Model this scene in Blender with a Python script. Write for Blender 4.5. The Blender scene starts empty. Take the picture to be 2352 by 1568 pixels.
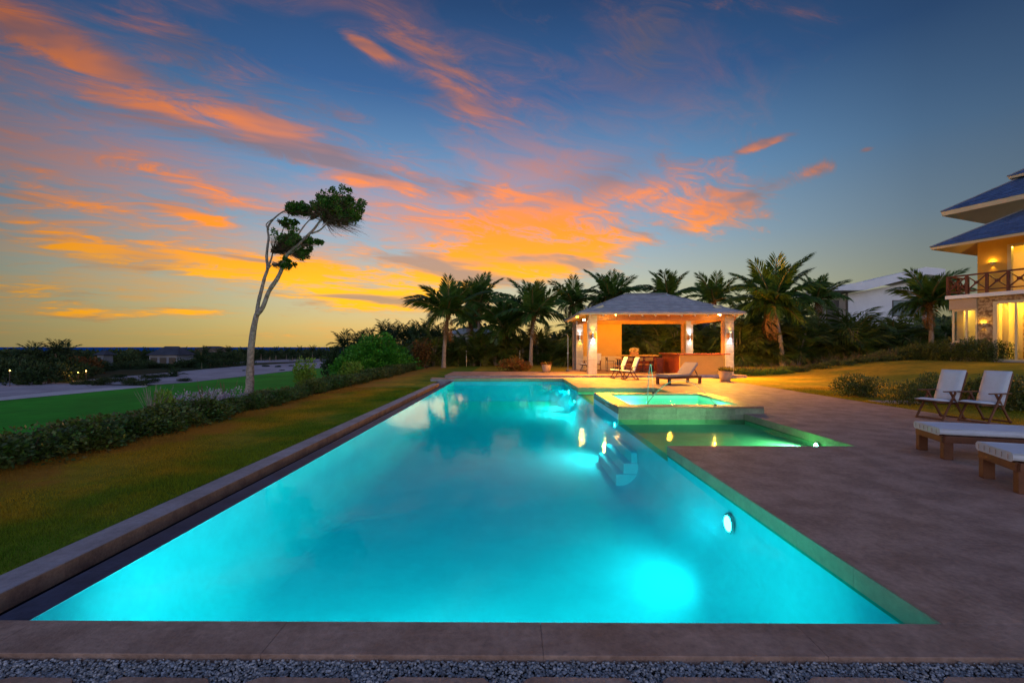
import bpy, math
from mathutils import Vector
sc=bpy.context.scene
R=math.radians
#--CAM
cam=bpy.data.objects.new('camera',bpy.data.cameras.new('camera')); sc.collection.objects.link(cam); sc.camera=cam
cam.location=(0,0,1.55); cam.rotation_euler=(math.pi/2,0,.0066); cam.data.lens=16; cam.data.sensor_width=36; cam.data.shift_y=.0055
cam.data.clip_end=60000
#--SKY
class NT:
    def __init__(s,nt): s.nt=nt
    def new(s,t,**k):
        n=s.nt.nodes.new(t)
        for a,v in k.items(): setattr(n,a,v)
        return n
    def put(s,sock,v):
        if isinstance(v,bpy.types.NodeSocket): s.nt.links.new(v,sock)
        else:
            if hasattr(sock.default_value,'__len__') and not hasattr(v,'__len__'): v=(v,)*len(sock.default_value)
            if hasattr(v,'__len__') and len(v)==3 and len(sock.default_value)==4: v=tuple(v)+(1,)
            sock.default_value=v
    def m(s,op,a,b=None,c=None,clamp=False):
        n=s.new('ShaderNodeMath',operation=op); n.use_clamp=clamp
        for i,v in enumerate((a,b,c)):
            if v is not None: s.put(n.inputs[i],v)
        return n.outputs[0]
    def v(s,op,a,b=None):
        n=s.new('ShaderNodeVectorMath',operation=op); s.put(n.inputs[0],a)
        if b is not None: s.put(n.inputs[1],b)
        return n.outputs['Value'] if op in('DOT_PRODUCT','LENGTH') else n.outputs[0]
    def mix(s,f,a,b,mode='MIX'):
        n=s.new('ShaderNodeMix',data_type='RGBA',blend_type=mode); n.clamp_factor=True
        s.put(n.inputs[0],f); s.put(n.inputs[6],a); s.put(n.inputs[7],b); return n.outputs[2]
    def ramp(s,f,stops,interp='LINEAR'):
        n=s.new('ShaderNodeValToRGB'); s.put(n.inputs[0],f); cr=n.color_ramp; cr.interpolation=interp
        while len(cr.elements)<len(stops): cr.elements.new(0.5)
        for e,(p,c) in zip(cr.elements,stops):
            e.position=p; e.color=tuple(c)+(1,) if hasattr(c,'__len__') else (c,c,c,1)
        return n.outputs[0]
    def sm(s,x,a,b):
        n=s.new('ShaderNodeMapRange',interpolation_type='SMOOTHSTEP'); s.put(n.inputs[0],x)
        n.inputs[1].default_value=a; n.inputs[2].default_value=b; return n.outputs[0]
    def noise(s,vec,scale,detail=4,rough=.5,dist=0):
        n=s.new('ShaderNodeTexNoise'); s.put(n.inputs['Vector'],vec); n.inputs['Scale'].default_value=scale
        n.inputs['Detail'].default_value=detail; n.inputs['Roughness'].default_value=rough; n.inputs['Distortion'].default_value=dist
        return n.outputs[0]
SUN_AZ=-12
def build_world():
    w=bpy.data.worlds.new('World'); sc.world=w; w.use_nodes=True
    t=NT(w.node_tree); bg=w.node_tree.nodes['Background']
    d=t.new('ShaderNodeTexCoord').outputs['Generated']
    sp=t.new('ShaderNodeSeparateXYZ'); t.put(sp.inputs[0],d); x,y,z=sp.outputs
    el=t.m('MULTIPLY',t.m('ARCSINE',z),180/math.pi)
    az=t.m('MULTIPLY',t.m('ARCTAN2',x,y),180/math.pi)
    e01=t.m('DIVIDE',el,90,clamp=True)
    sk=t.new('ShaderNodeTexSky',sky_type='NISHITA'); sk.sun_disc=False; sk.sun_elevation=R(-1.2); sk.sun_rotation=R(SUN_AZ)
    sk.air_density=1; sk.dust_density=1.5; sk.ozone_density=3
    nis=t.v('SCALE',sk.outputs[0]); nis.node.inputs[3].default_value=.55
    # twilight colour of clear air, by height: toward the set sun, and the dusk glow opposite
    grad=t.ramp(e01,[(0,(.60,.43,.12)),(.03,(.62,.49,.18)),(.075,(.52,.50,.31)),(.14,(.30,.40,.45)),(.22,(.145,.285,.45)),(.32,(.032,.10,.24)),(.41,(.010,.038,.105)),(.5,(.012,.04,.11)),(1,(.03,.07,.16))])
    grad2=t.ramp(e01,[(0,(.36,.34,.24)),(.05,(.35,.39,.33)),(.13,(.24,.31,.36)),(.25,(.10,.17,.30)),(.42,(.028,.065,.15)),(1,(.03,.07,.16))])
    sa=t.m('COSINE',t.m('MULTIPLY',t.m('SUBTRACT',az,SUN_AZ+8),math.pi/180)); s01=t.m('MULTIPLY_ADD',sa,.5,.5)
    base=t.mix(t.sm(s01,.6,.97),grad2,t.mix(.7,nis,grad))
    gain=t.ramp(s01,[(0,(3.9,3.1,3.1)),(.35,(2.4,1.95,2.0)),(.60,(.60,.56,.62)),(.76,(.30,.34,.38)),(.85,(.46,.49,.52)),(.93,(.80,.82,.83)),(.97,(1.0,1.0,1.0)),(1,(1.1,1.08,1.05))])  # sky behind the camera is boosted as fill light for foliage and deck
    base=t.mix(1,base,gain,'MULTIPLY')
    # clouds on a high sheet
    den=t.m('ADD',t.m('MAXIMUM',z,0),.13)
    cx=t.m('DIVIDE',x,den); cy=t.m('DIVIDE',y,den)
    a=R(60); ca,sa_=math.sin(a),math.cos(a)
    s_=t.m('ADD',t.m('MULTIPLY',cx,ca),t.m('MULTIPLY',cy,sa_))
    c_=t.m('ADD',t.m('MULTIPLY',cx,-sa_),t.m('MULTIPLY',cy,ca))
    def cvec(fs,fc,ox):
        n=t.new('ShaderNodeCombineXYZ'); t.put(n.inputs[0],t.m('MULTIPLY',s_,fs)); t.put(n.inputs[1],t.m('MULTIPLY',c_,fc)); n.inputs[2].default_value=ox
        return n.outputs[0]
    n1=t.noise(cvec(.75,1.7,3.3),1.0,6,.60,.7)
    n2=t.noise(cvec(3.6,7.5,7.1),1.0,6,.70,.9)
    n3=t.noise(cvec(1.1,2.2,11.7),1.0,4,.55,.4)
    ae=t.new('ShaderNodeCombineXYZ'); t.put(ae.inputs[0],az); t.put(ae.inputs[1],el); ae=ae.outputs[0]
    def total(bl):                       # soft cloud banks and clearings, placed by bearing and height
        o=0.
        for px,py,wx,wy,tilt,amp in bl:
            u=(px-1176)/1045; a0=math.degrees(math.atan(u)); e0=math.degrees(math.atan((797-py)/1045/math.sqrt(1+u*u)))
            ku=1/(1+u*u); sx=math.degrees(wx/1045)*ku; sy=math.degrees(wy/1045)*math.sqrt(ku)
            n=t.new('ShaderNodeMapping',vector_type='TEXTURE'); t.put(n.inputs[0],ae); n.inputs[1].default_value=(a0,e0,0); n.inputs[2].default_value=(0,0,R(tilt)); n.inputs[3].default_value=(sx,sy,1)
            o=t.m('MULTIPLY_ADD',t.m('POWER',.36788,t.v('DOT_PRODUCT',n.outputs[0],n.outputs[0])),amp,o)
        return o
    bank=total([(1240,495,250,75,8,.23),(1180,585,260,48,4,.26),(1330,600,130,40,12,.20),(1480,440,180,45,14,.06),(560,610,240,36,-3,.34),(760,620,200,30,0,.14),(850,688,190,24,0,.42),(1010,640,150,34,0,.22),
        (120,440,210,40,-10,.22),(160,560,170,34,-8,.22),(60,660,150,40,-4,.12),(190,718,150,18,0,.22),(430,716,95,11,0,.34),(260,190,300,80,-14,.22),(60,60,260,50,-16,.20),(420,120,260,40,-16,.16),(380,30,200,30,-16,.12),(660,335,210,34,-15,.32),(400,420,200,34,-10,.20),(440,495,95,14,-8,.36),
        (835,105,60,13,-14,.40),(1050,225,110,50,-26,.20),(960,110,160,30,-22,.12),(1000,430,220,24,-4,.18),(1860,395,55,18,8,.27),(1770,430,90,24,12,.17),(1740,335,75,9,9,.36),(1980,347,20,7,0,.34),(1620,500,100,46,0,.20),(1480,120,90,100,-42,.22),(800,280,150,40,-18,.14),(900,480,240,30,-3,.14),(620,770,120,8,0,.25)])
    hole=total([(2250,240,420,420,0,.20),(1500,260,260,90,10,.10),(300,765,900,22,0,.10),(1800,660,420,120,0,.2)])
    f=t.m('ADD',t.m('ADD',t.m('MULTIPLY',n1,.54),t.m('MULTIPLY',n2,.70)),t.m('SUBTRACT',bank,hole))
    dens=t.sm(f,.64,.92)
    core=t.sm(f,.70,.95)
    veil=t.sm(t.m('ADD',t.m('ADD',t.m('MULTIPLY',n3,.62),t.m('MULTIPLY',n2,.42)),total([(230,330,420,260,-12,.17),(1150,480,430,130,4,.20),(1040,190,260,130,-24,.12),(250,640,420,80,0,.10),(1450,140,130,130,-40,.10),(2250,240,420,420,0,-.25),(1800,600,400,160,0,-.12)])),.50,.92)
    lit=t.ramp(e01,[(0,(1.0,.36,.02)),(.05,(1.0,.42,.005)),(.075,(1.0,.44,.003)),(.12,(1.0,.31,.008)),(.17,(.95,.235,.018)),(.22,(.78,.21,.05)),(.3,(.52,.15,.06)),(.42,(.30,.095,.04)),(1,(.12,.05,.05))])
    shade=t.ramp(e01,[(0,(.40,.24,.09)),(.12,(.36,.22,.16)),(.2,(.22,.165,.19)),(.3,(.11,.095,.145)),(.42,(.05,.055,.09)),(1,(.03,.03,.05))])
    lf=t.m('MULTIPLY',t.sm(n3,.34,.54),t.m('MULTIPLY_ADD',core,.75,.35),clamp=True)
    dark=total([(1420,400,210,42,14,.9),(1480,120,130,140,-40,1.0),(330,590,110,18,0,.5),(900,395,200,30,-10,.4)])
    lf=t.m('MULTIPLY',lf,t.m('SUBTRACT',1,dark,clamp=True))
    cc=t.mix(lf,shade,lit)
    g2=t.ramp(s01,[(0,.5),(.60,.45),(.76,.45),(.86,.58),(.93,.88),(.97,1.05),(1,1.1)])
    cc=t.mix(1,cc,g2,'MULTIPLY')
    vc=t.mix(t.m('MULTIPLY',t.m('SUBTRACT',1,dark,clamp=True),.45),shade,lit); vc=t.mix(1,vc,g2,'MULTIPLY')
    col=t.mix(t.m('MULTIPLY',veil,.78),base,vc)
    col=t.mix(t.m('MULTIPLY',dens,.95),col,cc)
    # below the horizon: the far sea's haze colour
    col=t.mix(t.sm(el,-.6,0),(.02,.03,.05),col)
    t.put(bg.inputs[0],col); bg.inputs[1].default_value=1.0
build_world()
sc.world.cycles.sampling_method='MANUAL'; sc.world.cycles.sample_map_resolution=512
vs=sc.view_settings; vs.view_transform='Standard'; vs.look='None'; vs.exposure=.45; vs.gamma=1; vs.use_curve_mapping=False
sun=bpy.data.objects.new('sun',bpy.data.lights.new('sun','SUN')); sc.collection.objects.link(sun)
sun.data.energy=.12; sun.data.angle=R(12); sun.data.color=(1,.62,.3)
_e=R(4); sun.rotation_euler=Vector((-math.sin(R(SUN_AZ))*math.cos(_e),-math.cos(R(SUN_AZ))*math.cos(_e),-math.sin(_e))).to_track_quat('-Z','Y').to_euler()   # last glow, from the set sun
sc.cycles.use_denoising=True; sc.cycles.adaptive_threshold=.02
sc.cycles.max_bounces=8; sc.cycles.transparent_max_bounces=16; sc.cycles.diffuse_bounces=5; sc.cycles.glossy_bounces=3
sc.cycles.sample_clamp_indirect=4; sc.cycles.caustics_reflective=False; sc.cycles.caustics_refractive=False
# ------------------------------------------------------------------ helpers
import random, numpy as np
from mathutils import Matrix
C=sc.collection
TH=.0066; F0=1045.; CX=1176.; HY=797.; EYE=1.55
def ray(px,py):
    a=(px-CX)/F0; b=(HY-py)/F0
    return Vector((a*math.cos(TH)-math.sin(TH), a*math.sin(TH)+math.cos(TH), b))
def P(px,py,z=0.):                      # pixel -> point on a level plane
    d=ray(px,py); t=(z-EYE)/d.z; return Vector((d.x*t,d.y*t,z))
def Q(px,py,Y):                         # pixel -> point at a known distance
    d=ray(px,py); t=Y/d.y; return Vector((d.x*t,Y,EYE+d.z*t))
def smooth(t):
    t=min(1,max(0,t)); return t*t*(3-2*t)
class MB:
    def __init__(s): s.V=[]; s.F=[]; s.M=[]
    def add(s,vs,fs,m=0):
        o=len(s.V); s.V+= [tuple(v) for v in vs]; s.F+=[tuple(i+o for i in f) for f in fs]; s.M+=[m]*len(fs); return s
    def box(s,x0,x1,y0,y1,z0,z1,m=0,mat=None):
        vs=[Vector((x,y,z)) for z in(z0,z1) for y in(y0,y1) for x in(x0,x1)]
        if mat is not None: vs=[mat@v for v in vs]
        return s.add(vs,[(0,2,3,1),(4,5,7,6),(0,1,5,4),(1,3,7,5),(3,2,6,7),(2,0,4,6)],m)
    def bar(s,a,b,w,h,m=0,up=(0,0,1)):   # rectangular bar from a to b
        a=Vector(a); b=Vector(b); d=(b-a).normalized(); u=Vector(up)
        if abs(d.dot(u))>.98: u=Vector((1,0,0))
        r=d.cross(u).normalized(); u=r.cross(d)
        vs=[p+r*(w/2*i)+u*(h/2*j) for p in(a,b) for i,j in((-1,-1),(1,-1),(1,1),(-1,1))]
        return s.add(vs,[(3,2,1,0),(4,5,6,7),(0,1,5,4),(1,2,6,5),(2,3,7,6),(3,0,4,7)],m)
    def tube(s,pts,rad,n=8,m=0,cap=True):
        pts=[Vector(p) for p in pts]; k=len(pts)
        if not hasattr(rad,'__len__'): rad=[rad]*k
        vs=[]; u=None
        for i,p in enumerate(pts):
            d=(pts[min(i+1,k-1)]-pts[max(i-1,0)]).normalized()
            if u is None:
                u=Vector((1,0,0)) if abs(d.x)<.9 else Vector((0,1,0))
            u=(u-d*u.dot(d)).normalized(); w=d.cross(u)
            for j in range(n):
                a=2*math.pi*j/n; vs.append(p+(u*math.cos(a)+w*math.sin(a))*rad[i])
        fs=[(i*n+j,i*n+(j+1)%n,(i+1)*n+(j+1)%n,(i+1)*n+j) for i in range(k-1) for j in range(n)]
        if cap: fs+=[tuple(reversed(range(n))),tuple((k-1)*n+j for j in range(n))]
        return s.add(vs,fs,m)
    def lathe(s,prof,n=20,m=0,c=(0,0,0)):
        vs=[(c[0]+r*math.cos(2*math.pi*j/n),c[1]+r*math.sin(2*math.pi*j/n),c[2]+z) for r,z in prof for j in range(n)]
        k=len(prof); fs=[(i*n+j,i*n+(j+1)%n,(i+1)*n+(j+1)%n,(i+1)*n+j) for i in range(k-1) for j in range(n)]
        fs+=[tuple(reversed(range(n))),tuple((k-1)*n+j for j in range(n))]
        return s.add(vs,fs,m)
    def quad(s,a,b,c,d,m=0): return s.add([a,b,c,d],[(0,1,2,3)],m)
    def poly(s,pts,z0,z1,m=0):
        n=len(pts); vs=[(p[0],p[1],z0) for p in pts]+[(p[0],p[1],z1) for p in pts]
        return s.add(vs,[tuple(reversed(range(n))),tuple(range(n,2*n))]+[(i,(i+1)%n,n+(i+1)%n,n+i) for i in range(n)],m)
    def mesh(s,name,mats,smooth_=False):
        me=bpy.data.meshes.new(name); me.from_pydata(s.V,[],s.F)
        for m in (mats if isinstance(mats,(list,tuple)) else [mats]): me.materials.append(m)
        if any(s.M): me.polygons.foreach_set('material_index',s.M)
        if smooth_: me.polygons.foreach_set('use_smooth',[True]*len(s.F))
        me.update(); return me
def npmesh(name,V,F,mats,midx=None,smooth_=False):     # V (n,3), F (m,4) or (m,3)
    me=bpy.data.meshes.new(name); V=np.asarray(V,np.float32); F=np.asarray(F,np.int32); k=F.shape[1]
    me.vertices.add(len(V)); me.vertices.foreach_set('co',V.ravel())
    me.loops.add(F.size); me.loops.foreach_set('vertex_index',F.ravel())
    me.polygons.add(len(F)); me.polygons.foreach_set('loop_start',np.arange(0,F.size,k,dtype=np.int32))
    for m in (mats if isinstance(mats,(list,tuple)) else [mats]): me.materials.append(m)
    if midx is not None: me.polygons.foreach_set('material_index',np.asarray(midx,np.int32))
    if smooth_: me.polygons.foreach_set('use_smooth',np.ones(len(F),bool))
    me.update(calc_edges=True); me.validate(); return me
def ob(name,me,parent=None,loc=(0,0,0),rot=(0,0,0),scale=(1,1,1)):
    o=bpy.data.objects.new(name,me); C.objects.link(o); o.parent=parent
    o.location=loc; o.rotation_euler=rot; o.scale=scale; return o
def tag(o,label,cat,group=None):
    o['label']=label; o['category']=cat
    if group: o['group']=group
    return o
def struct(name,me): o=ob(name,me); o['kind']='structure'; return o
def stuff(name,me,parent=None): o=ob(name,me,parent); o['kind']='stuff'; return o
def thing(name,label,cat,loc=(0,0,0),rz=0,group=None,scale=1):
    o=ob(name,None,None,loc,(0,0,rz),(scale,)*3 if not hasattr(scale,'__len__') else scale); o.empty_display_size=.1
    return tag(o,label,cat,group)
def part(name,mb,mats,parent,base=None,smooth_=False,bevel=0):
    if base is not None: mb.V=[(v[0]-base[0],v[1]-base[1],v[2]-base[2]) for v in mb.V]
    o=ob(name,mb.mesh(name,mats,smooth_),parent)
    if bevel:
        b=o.modifiers.new('bevel','BEVEL'); b.width=bevel; b.segments=2; b.limit_method='ANGLE'
    return o
KIDS={}
def copy_tree(o,parent=None):
    c=o.copy(); C.objects.link(c); c.parent=parent
    for ch in list(o.children): copy_tree(ch,c)
    return c
def lamp(name,kind,loc,power,color,parent=None,rad=.05,rot=None,angle=None,blend=.5):
    l=bpy.data.lights.new(name,kind); l.energy=power; l.color=color; l.shadow_soft_size=rad
    if kind=='SPOT': l.spot_size=R(angle); l.spot_blend=blend
    o=bpy.data.objects.new(name,l); C.objects.link(o); o.parent=parent; o.location=loc
    if rot: o.rotation_euler=rot
    return o
# ------------------------------------------------------------------ materials
def mat(name,col,rough=.7,var=.15,scale=3.,bump=0.,bscale=40.,spec=.3,col2=None,island=0.,objrand=0.,metal=0.,coord='pos',detail=5,mask=(.35,.65)):
    m=bpy.data.materials.new(name); m.use_nodes=True; t=NT(m.node_tree); b=m.node_tree.nodes['Principled BSDF']
    vec=t.new('ShaderNodeNewGeometry').outputs['Position'] if coord=='pos' else t.new('ShaderNodeTexCoord').outputs['Object']
    n=t.noise(vec,scale,detail,.6)
    c2=col2 if col2 else tuple(x*(1-var*2) for x in col)
    c=t.mix(t.sm(n,mask[0],mask[1]),c2,col)
    if var:
        n2=t.noise(vec,scale*9,3,.6); f=t.ramp(n2,[(0.2,1-var*1.6),(.8,1+var)]); c=t.mix(1,c,f,'MULTIPLY')
    if island:
        r=t.new('ShaderNodeNewGeometry').outputs['Random Per Island']; c=t.mix(1,c,t.ramp(r,[(0,1-island),(1,1+island)]),'MULTIPLY')
    if objrand:
        r=t.new('ShaderNodeObjectInfo').outputs['Random']; c=t.mix(1,c,t.ramp(r,[(0,1-objrand),(1,1+objrand)]),'MULTIPLY')
    t.put(b.inputs['Base Color'],c); b.inputs['Roughness'].default_value=rough; b.inputs['Specular IOR Level'].default_value=spec; b.inputs['Metallic'].default_value=metal
    if bump:
        bn=t.new('ShaderNodeBump'); bn.inputs['Strength'].default_value=bump; bn.inputs['Distance'].default_value=.02
        t.put(bn.inputs['Height'],t.noise(vec,bscale,6,.65)); t.put(b.inputs['Normal'],bn.outputs[0])
    return m
def volmat(name,col,dens):
    m=bpy.data.materials.new(name); m.use_nodes=True; nt=m.node_tree; nt.nodes.clear(); t=NT(nt)
    tr=t.new('ShaderNodeBsdfTransparent'); v=t.new('ShaderNodeVolumeScatter'); v.inputs['Color'].default_value=tuple(col)+(1,); v.inputs['Density'].default_value=dens; v.inputs['Anisotropy'].default_value=.3
    o=t.new('ShaderNodeOutputMaterial'); t.put(o.inputs[0],tr.outputs[0]); t.put(o.inputs[1],v.outputs[0]); return m
def leafmat(name,col,col2,trans=.35,scale=1.2,rough=.45,spec=.35):
    m=bpy.data.materials.new(name); m.use_nodes=True; t=NT(m.node_tree); b=m.node_tree.nodes['Principled BSDF']
    g=t.new('ShaderNodeNewGeometry'); n=t.noise(g.outputs['Position'],scale,3)
    c=t.mix(t.sm(n,.38,.62),col,col2)
    c=t.mix(1,c,t.ramp(g.outputs['Random Per Island'],[(0,.55),(1,1.5)]),'MULTIPLY')
    t.put(b.inputs['Base Color'],c); b.inputs['Roughness'].default_value=rough; b.inputs['Specular IOR Level'].default_value=spec
    tr=t.new('ShaderNodeBsdfTranslucent'); t.put(tr.inputs[0],c); mx=t.new('ShaderNodeMixShader'); mx.inputs[0].default_value=trans
    t.put(mx.inputs[1],b.outputs[0]); t.put(mx.inputs[2],tr.outputs[0])
    t.put(m.node_tree.nodes['Material Output'].inputs[0],mx.outputs[0]); return m
def emis(name,col,s):
    m=bpy.data.materials.new(name); m.use_nodes=True; nt=m.node_tree; nt.nodes.clear(); t=NT(nt)
    e=t.new('ShaderNodeEmission'); e.inputs[0].default_value=tuple(col)+(1,); e.inputs[1].default_value=s
    o=t.new('ShaderNodeOutputMaterial'); nt.links.new(e.outputs[0],o.inputs[0]); return m
def glassmat(name,tint=(.9,.95,.95),k=1.):
    m=bpy.data.materials.new(name); m.use_nodes=True; nt=m.node_tree; nt.nodes.clear(); t=NT(nt)
    tr=t.new('ShaderNodeBsdfTransparent'); tr.inputs[0].default_value=tuple(tint)+(1,)
    gl=t.new('ShaderNodeBsdfGlossy'); gl.inputs['Roughness'].default_value=.02
    fr=t.new('ShaderNodeFresnel'); fr.inputs[0].default_value=1.45
    mx=t.new('ShaderNodeMixShader'); t.put(mx.inputs[0],t.m('MULTIPLY',fr.outputs[0],k)); t.put(mx.inputs[1],tr.outputs[0]); t.put(mx.inputs[2],gl.outputs[0])
    o=t.new('ShaderNodeOutputMaterial'); t.put(o.inputs[0],mx.outputs[0]); return m
def watermat(name,tint,k,bump,scale,rough=.015,lively=None):
    m=bpy.data.materials.new(name); m.use_nodes=True; nt=m.node_tree; nt.nodes.clear(); t=NT(nt)
    pos=t.new('ShaderNodeNewGeometry').outputs['Position']
    h=t.m('ADD',t.m('MULTIPLY',t.noise(pos,scale,3,.55,.6),.6),t.m('MULTIPLY',t.noise(pos,scale*5,2,.5,.3),.25))
    bn=t.new('ShaderNodeBump'); bn.inputs['Distance'].default_value=.02; t.put(bn.inputs['Height'],h); bn.inputs['Strength'].default_value=bump
    if lively:
        d=t.v('LENGTH',t.v('SUBTRACT',pos,lively[0])); t.put(bn.inputs['Strength'],t.m('MULTIPLY_ADD',t.m('EXPONENT',t.m('DIVIDE',d,-lively[1])),lively[2],bump))
    tr=t.new('ShaderNodeBsdfTransparent'); tr.inputs[0].default_value=tuple(tint)+(1,)
    gl=t.new('ShaderNodeBsdfGlossy'); gl.inputs['Roughness'].default_value=rough; t.put(gl.inputs['Normal'],bn.outputs[0])
    fr=t.new('ShaderNodeFresnel'); fr.inputs[0].default_value=1.33; t.put(fr.inputs['Normal'],bn.outputs[0])
    mx=t.new('ShaderNodeMixShader'); t.put(mx.inputs[0],t.m('MULTIPLY',fr.outputs[0],k,clamp=True)); t.put(mx.inputs[1],tr.outputs[0]); t.put(mx.inputs[2],gl.outputs[0])
    o=t.new('ShaderNodeOutputMaterial'); t.put(o.inputs[0],mx.outputs[0]); return m
M=dict(
 deck=mat('deck_stone',(.41,.26,.195),.62,.22,2.6,.8,30,.3,(.28,.165,.12),objrand=.06),
 kerb=mat('kerb_stone',(.36,.31,.32),.7,.14,2.2,.4,50,.3,(.27,.23,.23),objrand=.06),
 bed=mat('bedding',(.2,.15,.13),.9,.1),
 tile=mat('pool_tile',(.27,.32,.18),.5,.10,2.5,.2,30,.4,objrand=.08),
 plaster=mat('pool_plaster',(.42,.84,.90),.6,.05,2.2,0,40,.2,(.38,.78,.85)),
 ledge=mat('ledge_plaster',(.50,.68,.48),.6,.06,1.5,0,40,.2),
 weir=mat('weir_tile',(.05,.065,.11),.6,.15,3,.1,30,.12,objrand=.15),
 gutter=mat('wet_gutter',(.012,.014,.02),.3,.2,4),
 stucco=mat('ochre_stucco',(.62,.36,.08),.85,.04,1.2,.25,120,.2),
 white=mat('white_stucco',(.78,.76,.76),.85,.03,1.0,.2,120,.2),
 cream=mat('cream_paint',(.66,.54,.33),.7,.03,1.0,.1,80,.25),
 block=mat('stone_block',(.46,.43,.39),.8,.10,5,.4,60,.2,objrand=.10),
 mortar=mat('mortar',(.2,.18,.16),.9,.1),
 proof=mat('grey_roof_tile',(.40,.39,.42),.65,.12,2.5,.3,40,.3,objrand=.05),
 slate=mat('slate_tile',(.10,.16,.31),.6,.12,2.5,.3,40,.4,island=.22),
 ridge=mat('ridge_tile',(.30,.29,.30),.6,.1,3,.2,40),
 beam=mat('pine_beam',(.50,.24,.085),.6,.12,1.6,.1,60,.3,objrand=.1),
 teak=mat('teak',(.16,.055,.022),.5,.15,6,.15,80,.35,coord='obj',objrand=.12),
 rail=mat('rail_wood',(.13,.035,.018),.45,.15,6,.1,60,.35),
 redwood=mat('red_wood',(.30,.055,.018),.4,.15,4,.1,60,.4),
 cushion=mat('cushion_fabric',(.60,.60,.63),.9,.04,4,.25,160,.1,coord='obj'),
 tancush=mat('taupe_fabric',(.40,.32,.27),.9,.05,4,.25,160,.1,coord='obj'),
 metal=mat('dark_metal',(.03,.022,.018),.45,.1,4,0,40,.5),
 steel=mat('steel',(.55,.55,.55),.3,.05,4,0,40,.5,metal=1.),
 pot=mat('terracotta',(.52,.36,.22),.75,.10,5,.2,50,.25),
 soil=mat('soil',(.05,.035,.025),.95,.2,8,.5,40),
 clad=mat('coral_cladding',(.50,.36,.20),.9,.3,7,1.0,26,.2,(.16,.09,.045)),
 frame=mat('window_frame',(.62,.50,.30),.5,.04),
 glass=glassmat('window_glass'),
 curtain=leafmat('curtain',(.75,.62,.36),(.70,.58,.34),.65,3,.9,.1),
 lawn=mat('dry_lawn',(.44,.26,.018),.95,.25,.55,.6,90,.1,(.22,.19,.014)),
 blade=leafmat('grass_blade',(.44,.25,.014),(.20,.20,.012),.25,.6,.7,.1),
 rough=mat('rough_ground',(.035,.05,.018),.95,.3,.06,.4,8,.1,(.02,.03,.012)),
 fairway=mat('fairway',(.022,.31,.018),.95,.14,.12,.3,30,.1,(.016,.22,.014)),
 sand=mat('sand',(.42,.36,.38),.95,.12,.25,.5,6,.1,(.30,.26,.28)),
 path=mat('cart_path',(.52,.47,.48),.9,.06,.3,.1,30,.2),
 gravel=mat('gravel',(.44,.40,.38),.85,.15,60,.3,200,.25,island=.45),
 sea=mat('sea',(.008,.10,.36),.9,.1,.002,0,1,.0),
 bark=mat('pale_bark',(.38,.31,.25),.9,.25,7,.6,40,.2,(.20,.16,.12)),
 twig=mat('twig',(.16,.10,.055),.9,.2,8),
 palmbark=mat('palm_bark',(.42,.32,.24),.9,.2,9,.6,60,.2,(.25,.18,.125)),
 husk=mat('palm_husk',(.34,.17,.06),.9,.25,12,.5,60,.15,(.17,.08,.03)),
 rach=mat('palm_rachis',(.20,.17,.05),.6,.15,6),
 palm=leafmat('palm_leaf',(.09,.18,.028),(.13,.22,.038),.5,.9,.32,.5),
 areca=leafmat('areca_leaf',(.08,.13,.017),(.15,.17,.022),.45,.5,.4,.45),
 bush=leafmat('bush_leaf',(.04,.20,.014),(.08,.27,.022),.3,1.0,.5,.3),
 hedge=leafmat('hedge_leaf',(.05,.085,.015),(.11,.12,.022),.3,1.6,.4,.4),
 lime=leafmat('lime_leaf',(.13,.24,.018),(.18,.26,.03),.35,2.0,.5,.3),
 tree=leafmat('tree_leaf',(.06,.16,.018),(.09,.19,.022),.5,1.2,.45,.35),
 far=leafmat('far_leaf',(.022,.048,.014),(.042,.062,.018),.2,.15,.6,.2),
 rust=leafmat('rust_leaf',(.12,.06,.015),(.15,.06,.015),.3,.3,.6,.2),
 croton=leafmat('croton_leaf',(.20,.13,.02),(.28,.08,.015),.35,3.0,.4,.35),
 bloom=leafmat('pale_bloom',(.42,.36,.42),(.32,.28,.36),.3,4.0,.7,.1),
 flower=leafmat('white_flower',(.80,.66,.32),(.75,.6,.3),.3,9.0,.7,.1),
 potleaf=leafmat('pot_leaf',(.16,.11,.03),(.10,.10,.02),.35,6.0,.5,.3),
 water=watermat('pool_water',(.02,.84,.88),.24,.05,2.6,lively=((2.0,9.5,-.14),4.5,.24)),
 spawater=watermat('spa_water',(.20,.95,.80),.6,.55,4.5),
 shallow=watermat('shallow_water',(.22,.93,.62),.42,.16,4.0),
 jet=glassmat('jet_water',(.62,.72,.62),1.0),
 warmbulb=emis('warm_bulb',(1,.72,.28),90), whitebulb=emis('white_bulb',(.85,.93,1),60), poolbulb=emis('pool_bulb',(.8,1,1),35),
 goldbulb=emis('gold_bulb',(1,.68,.2),20), farbulb=emis('far_bulb',(1,.55,.1),14), print_=mat('print',(.5,.45,.32),.8,.2,6),
)
def _jet():
    m=M['jet']; t=NT(m.node_tree); d=t.new('ShaderNodeBsdfDiffuse'); d.inputs[0].default_value=(.75,.82,.72,1)
    out=[n for n in m.node_tree.nodes if n.type=='OUTPUT_MATERIAL'][0]; src=out.inputs[0].links[0].from_socket
    mx=t.new('ShaderNodeMixShader'); mx.inputs[0].default_value=.38; t.put(mx.inputs[1],src); t.put(mx.inputs[2],d.outputs[0]); t.put(out.inputs[0],mx.outputs[0])
_jet()
WARM=(1,.43,.035); GOLD=(1,.55,.05); COOL=(.72,.88,1); AQUA=(.34,1,.97)

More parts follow.
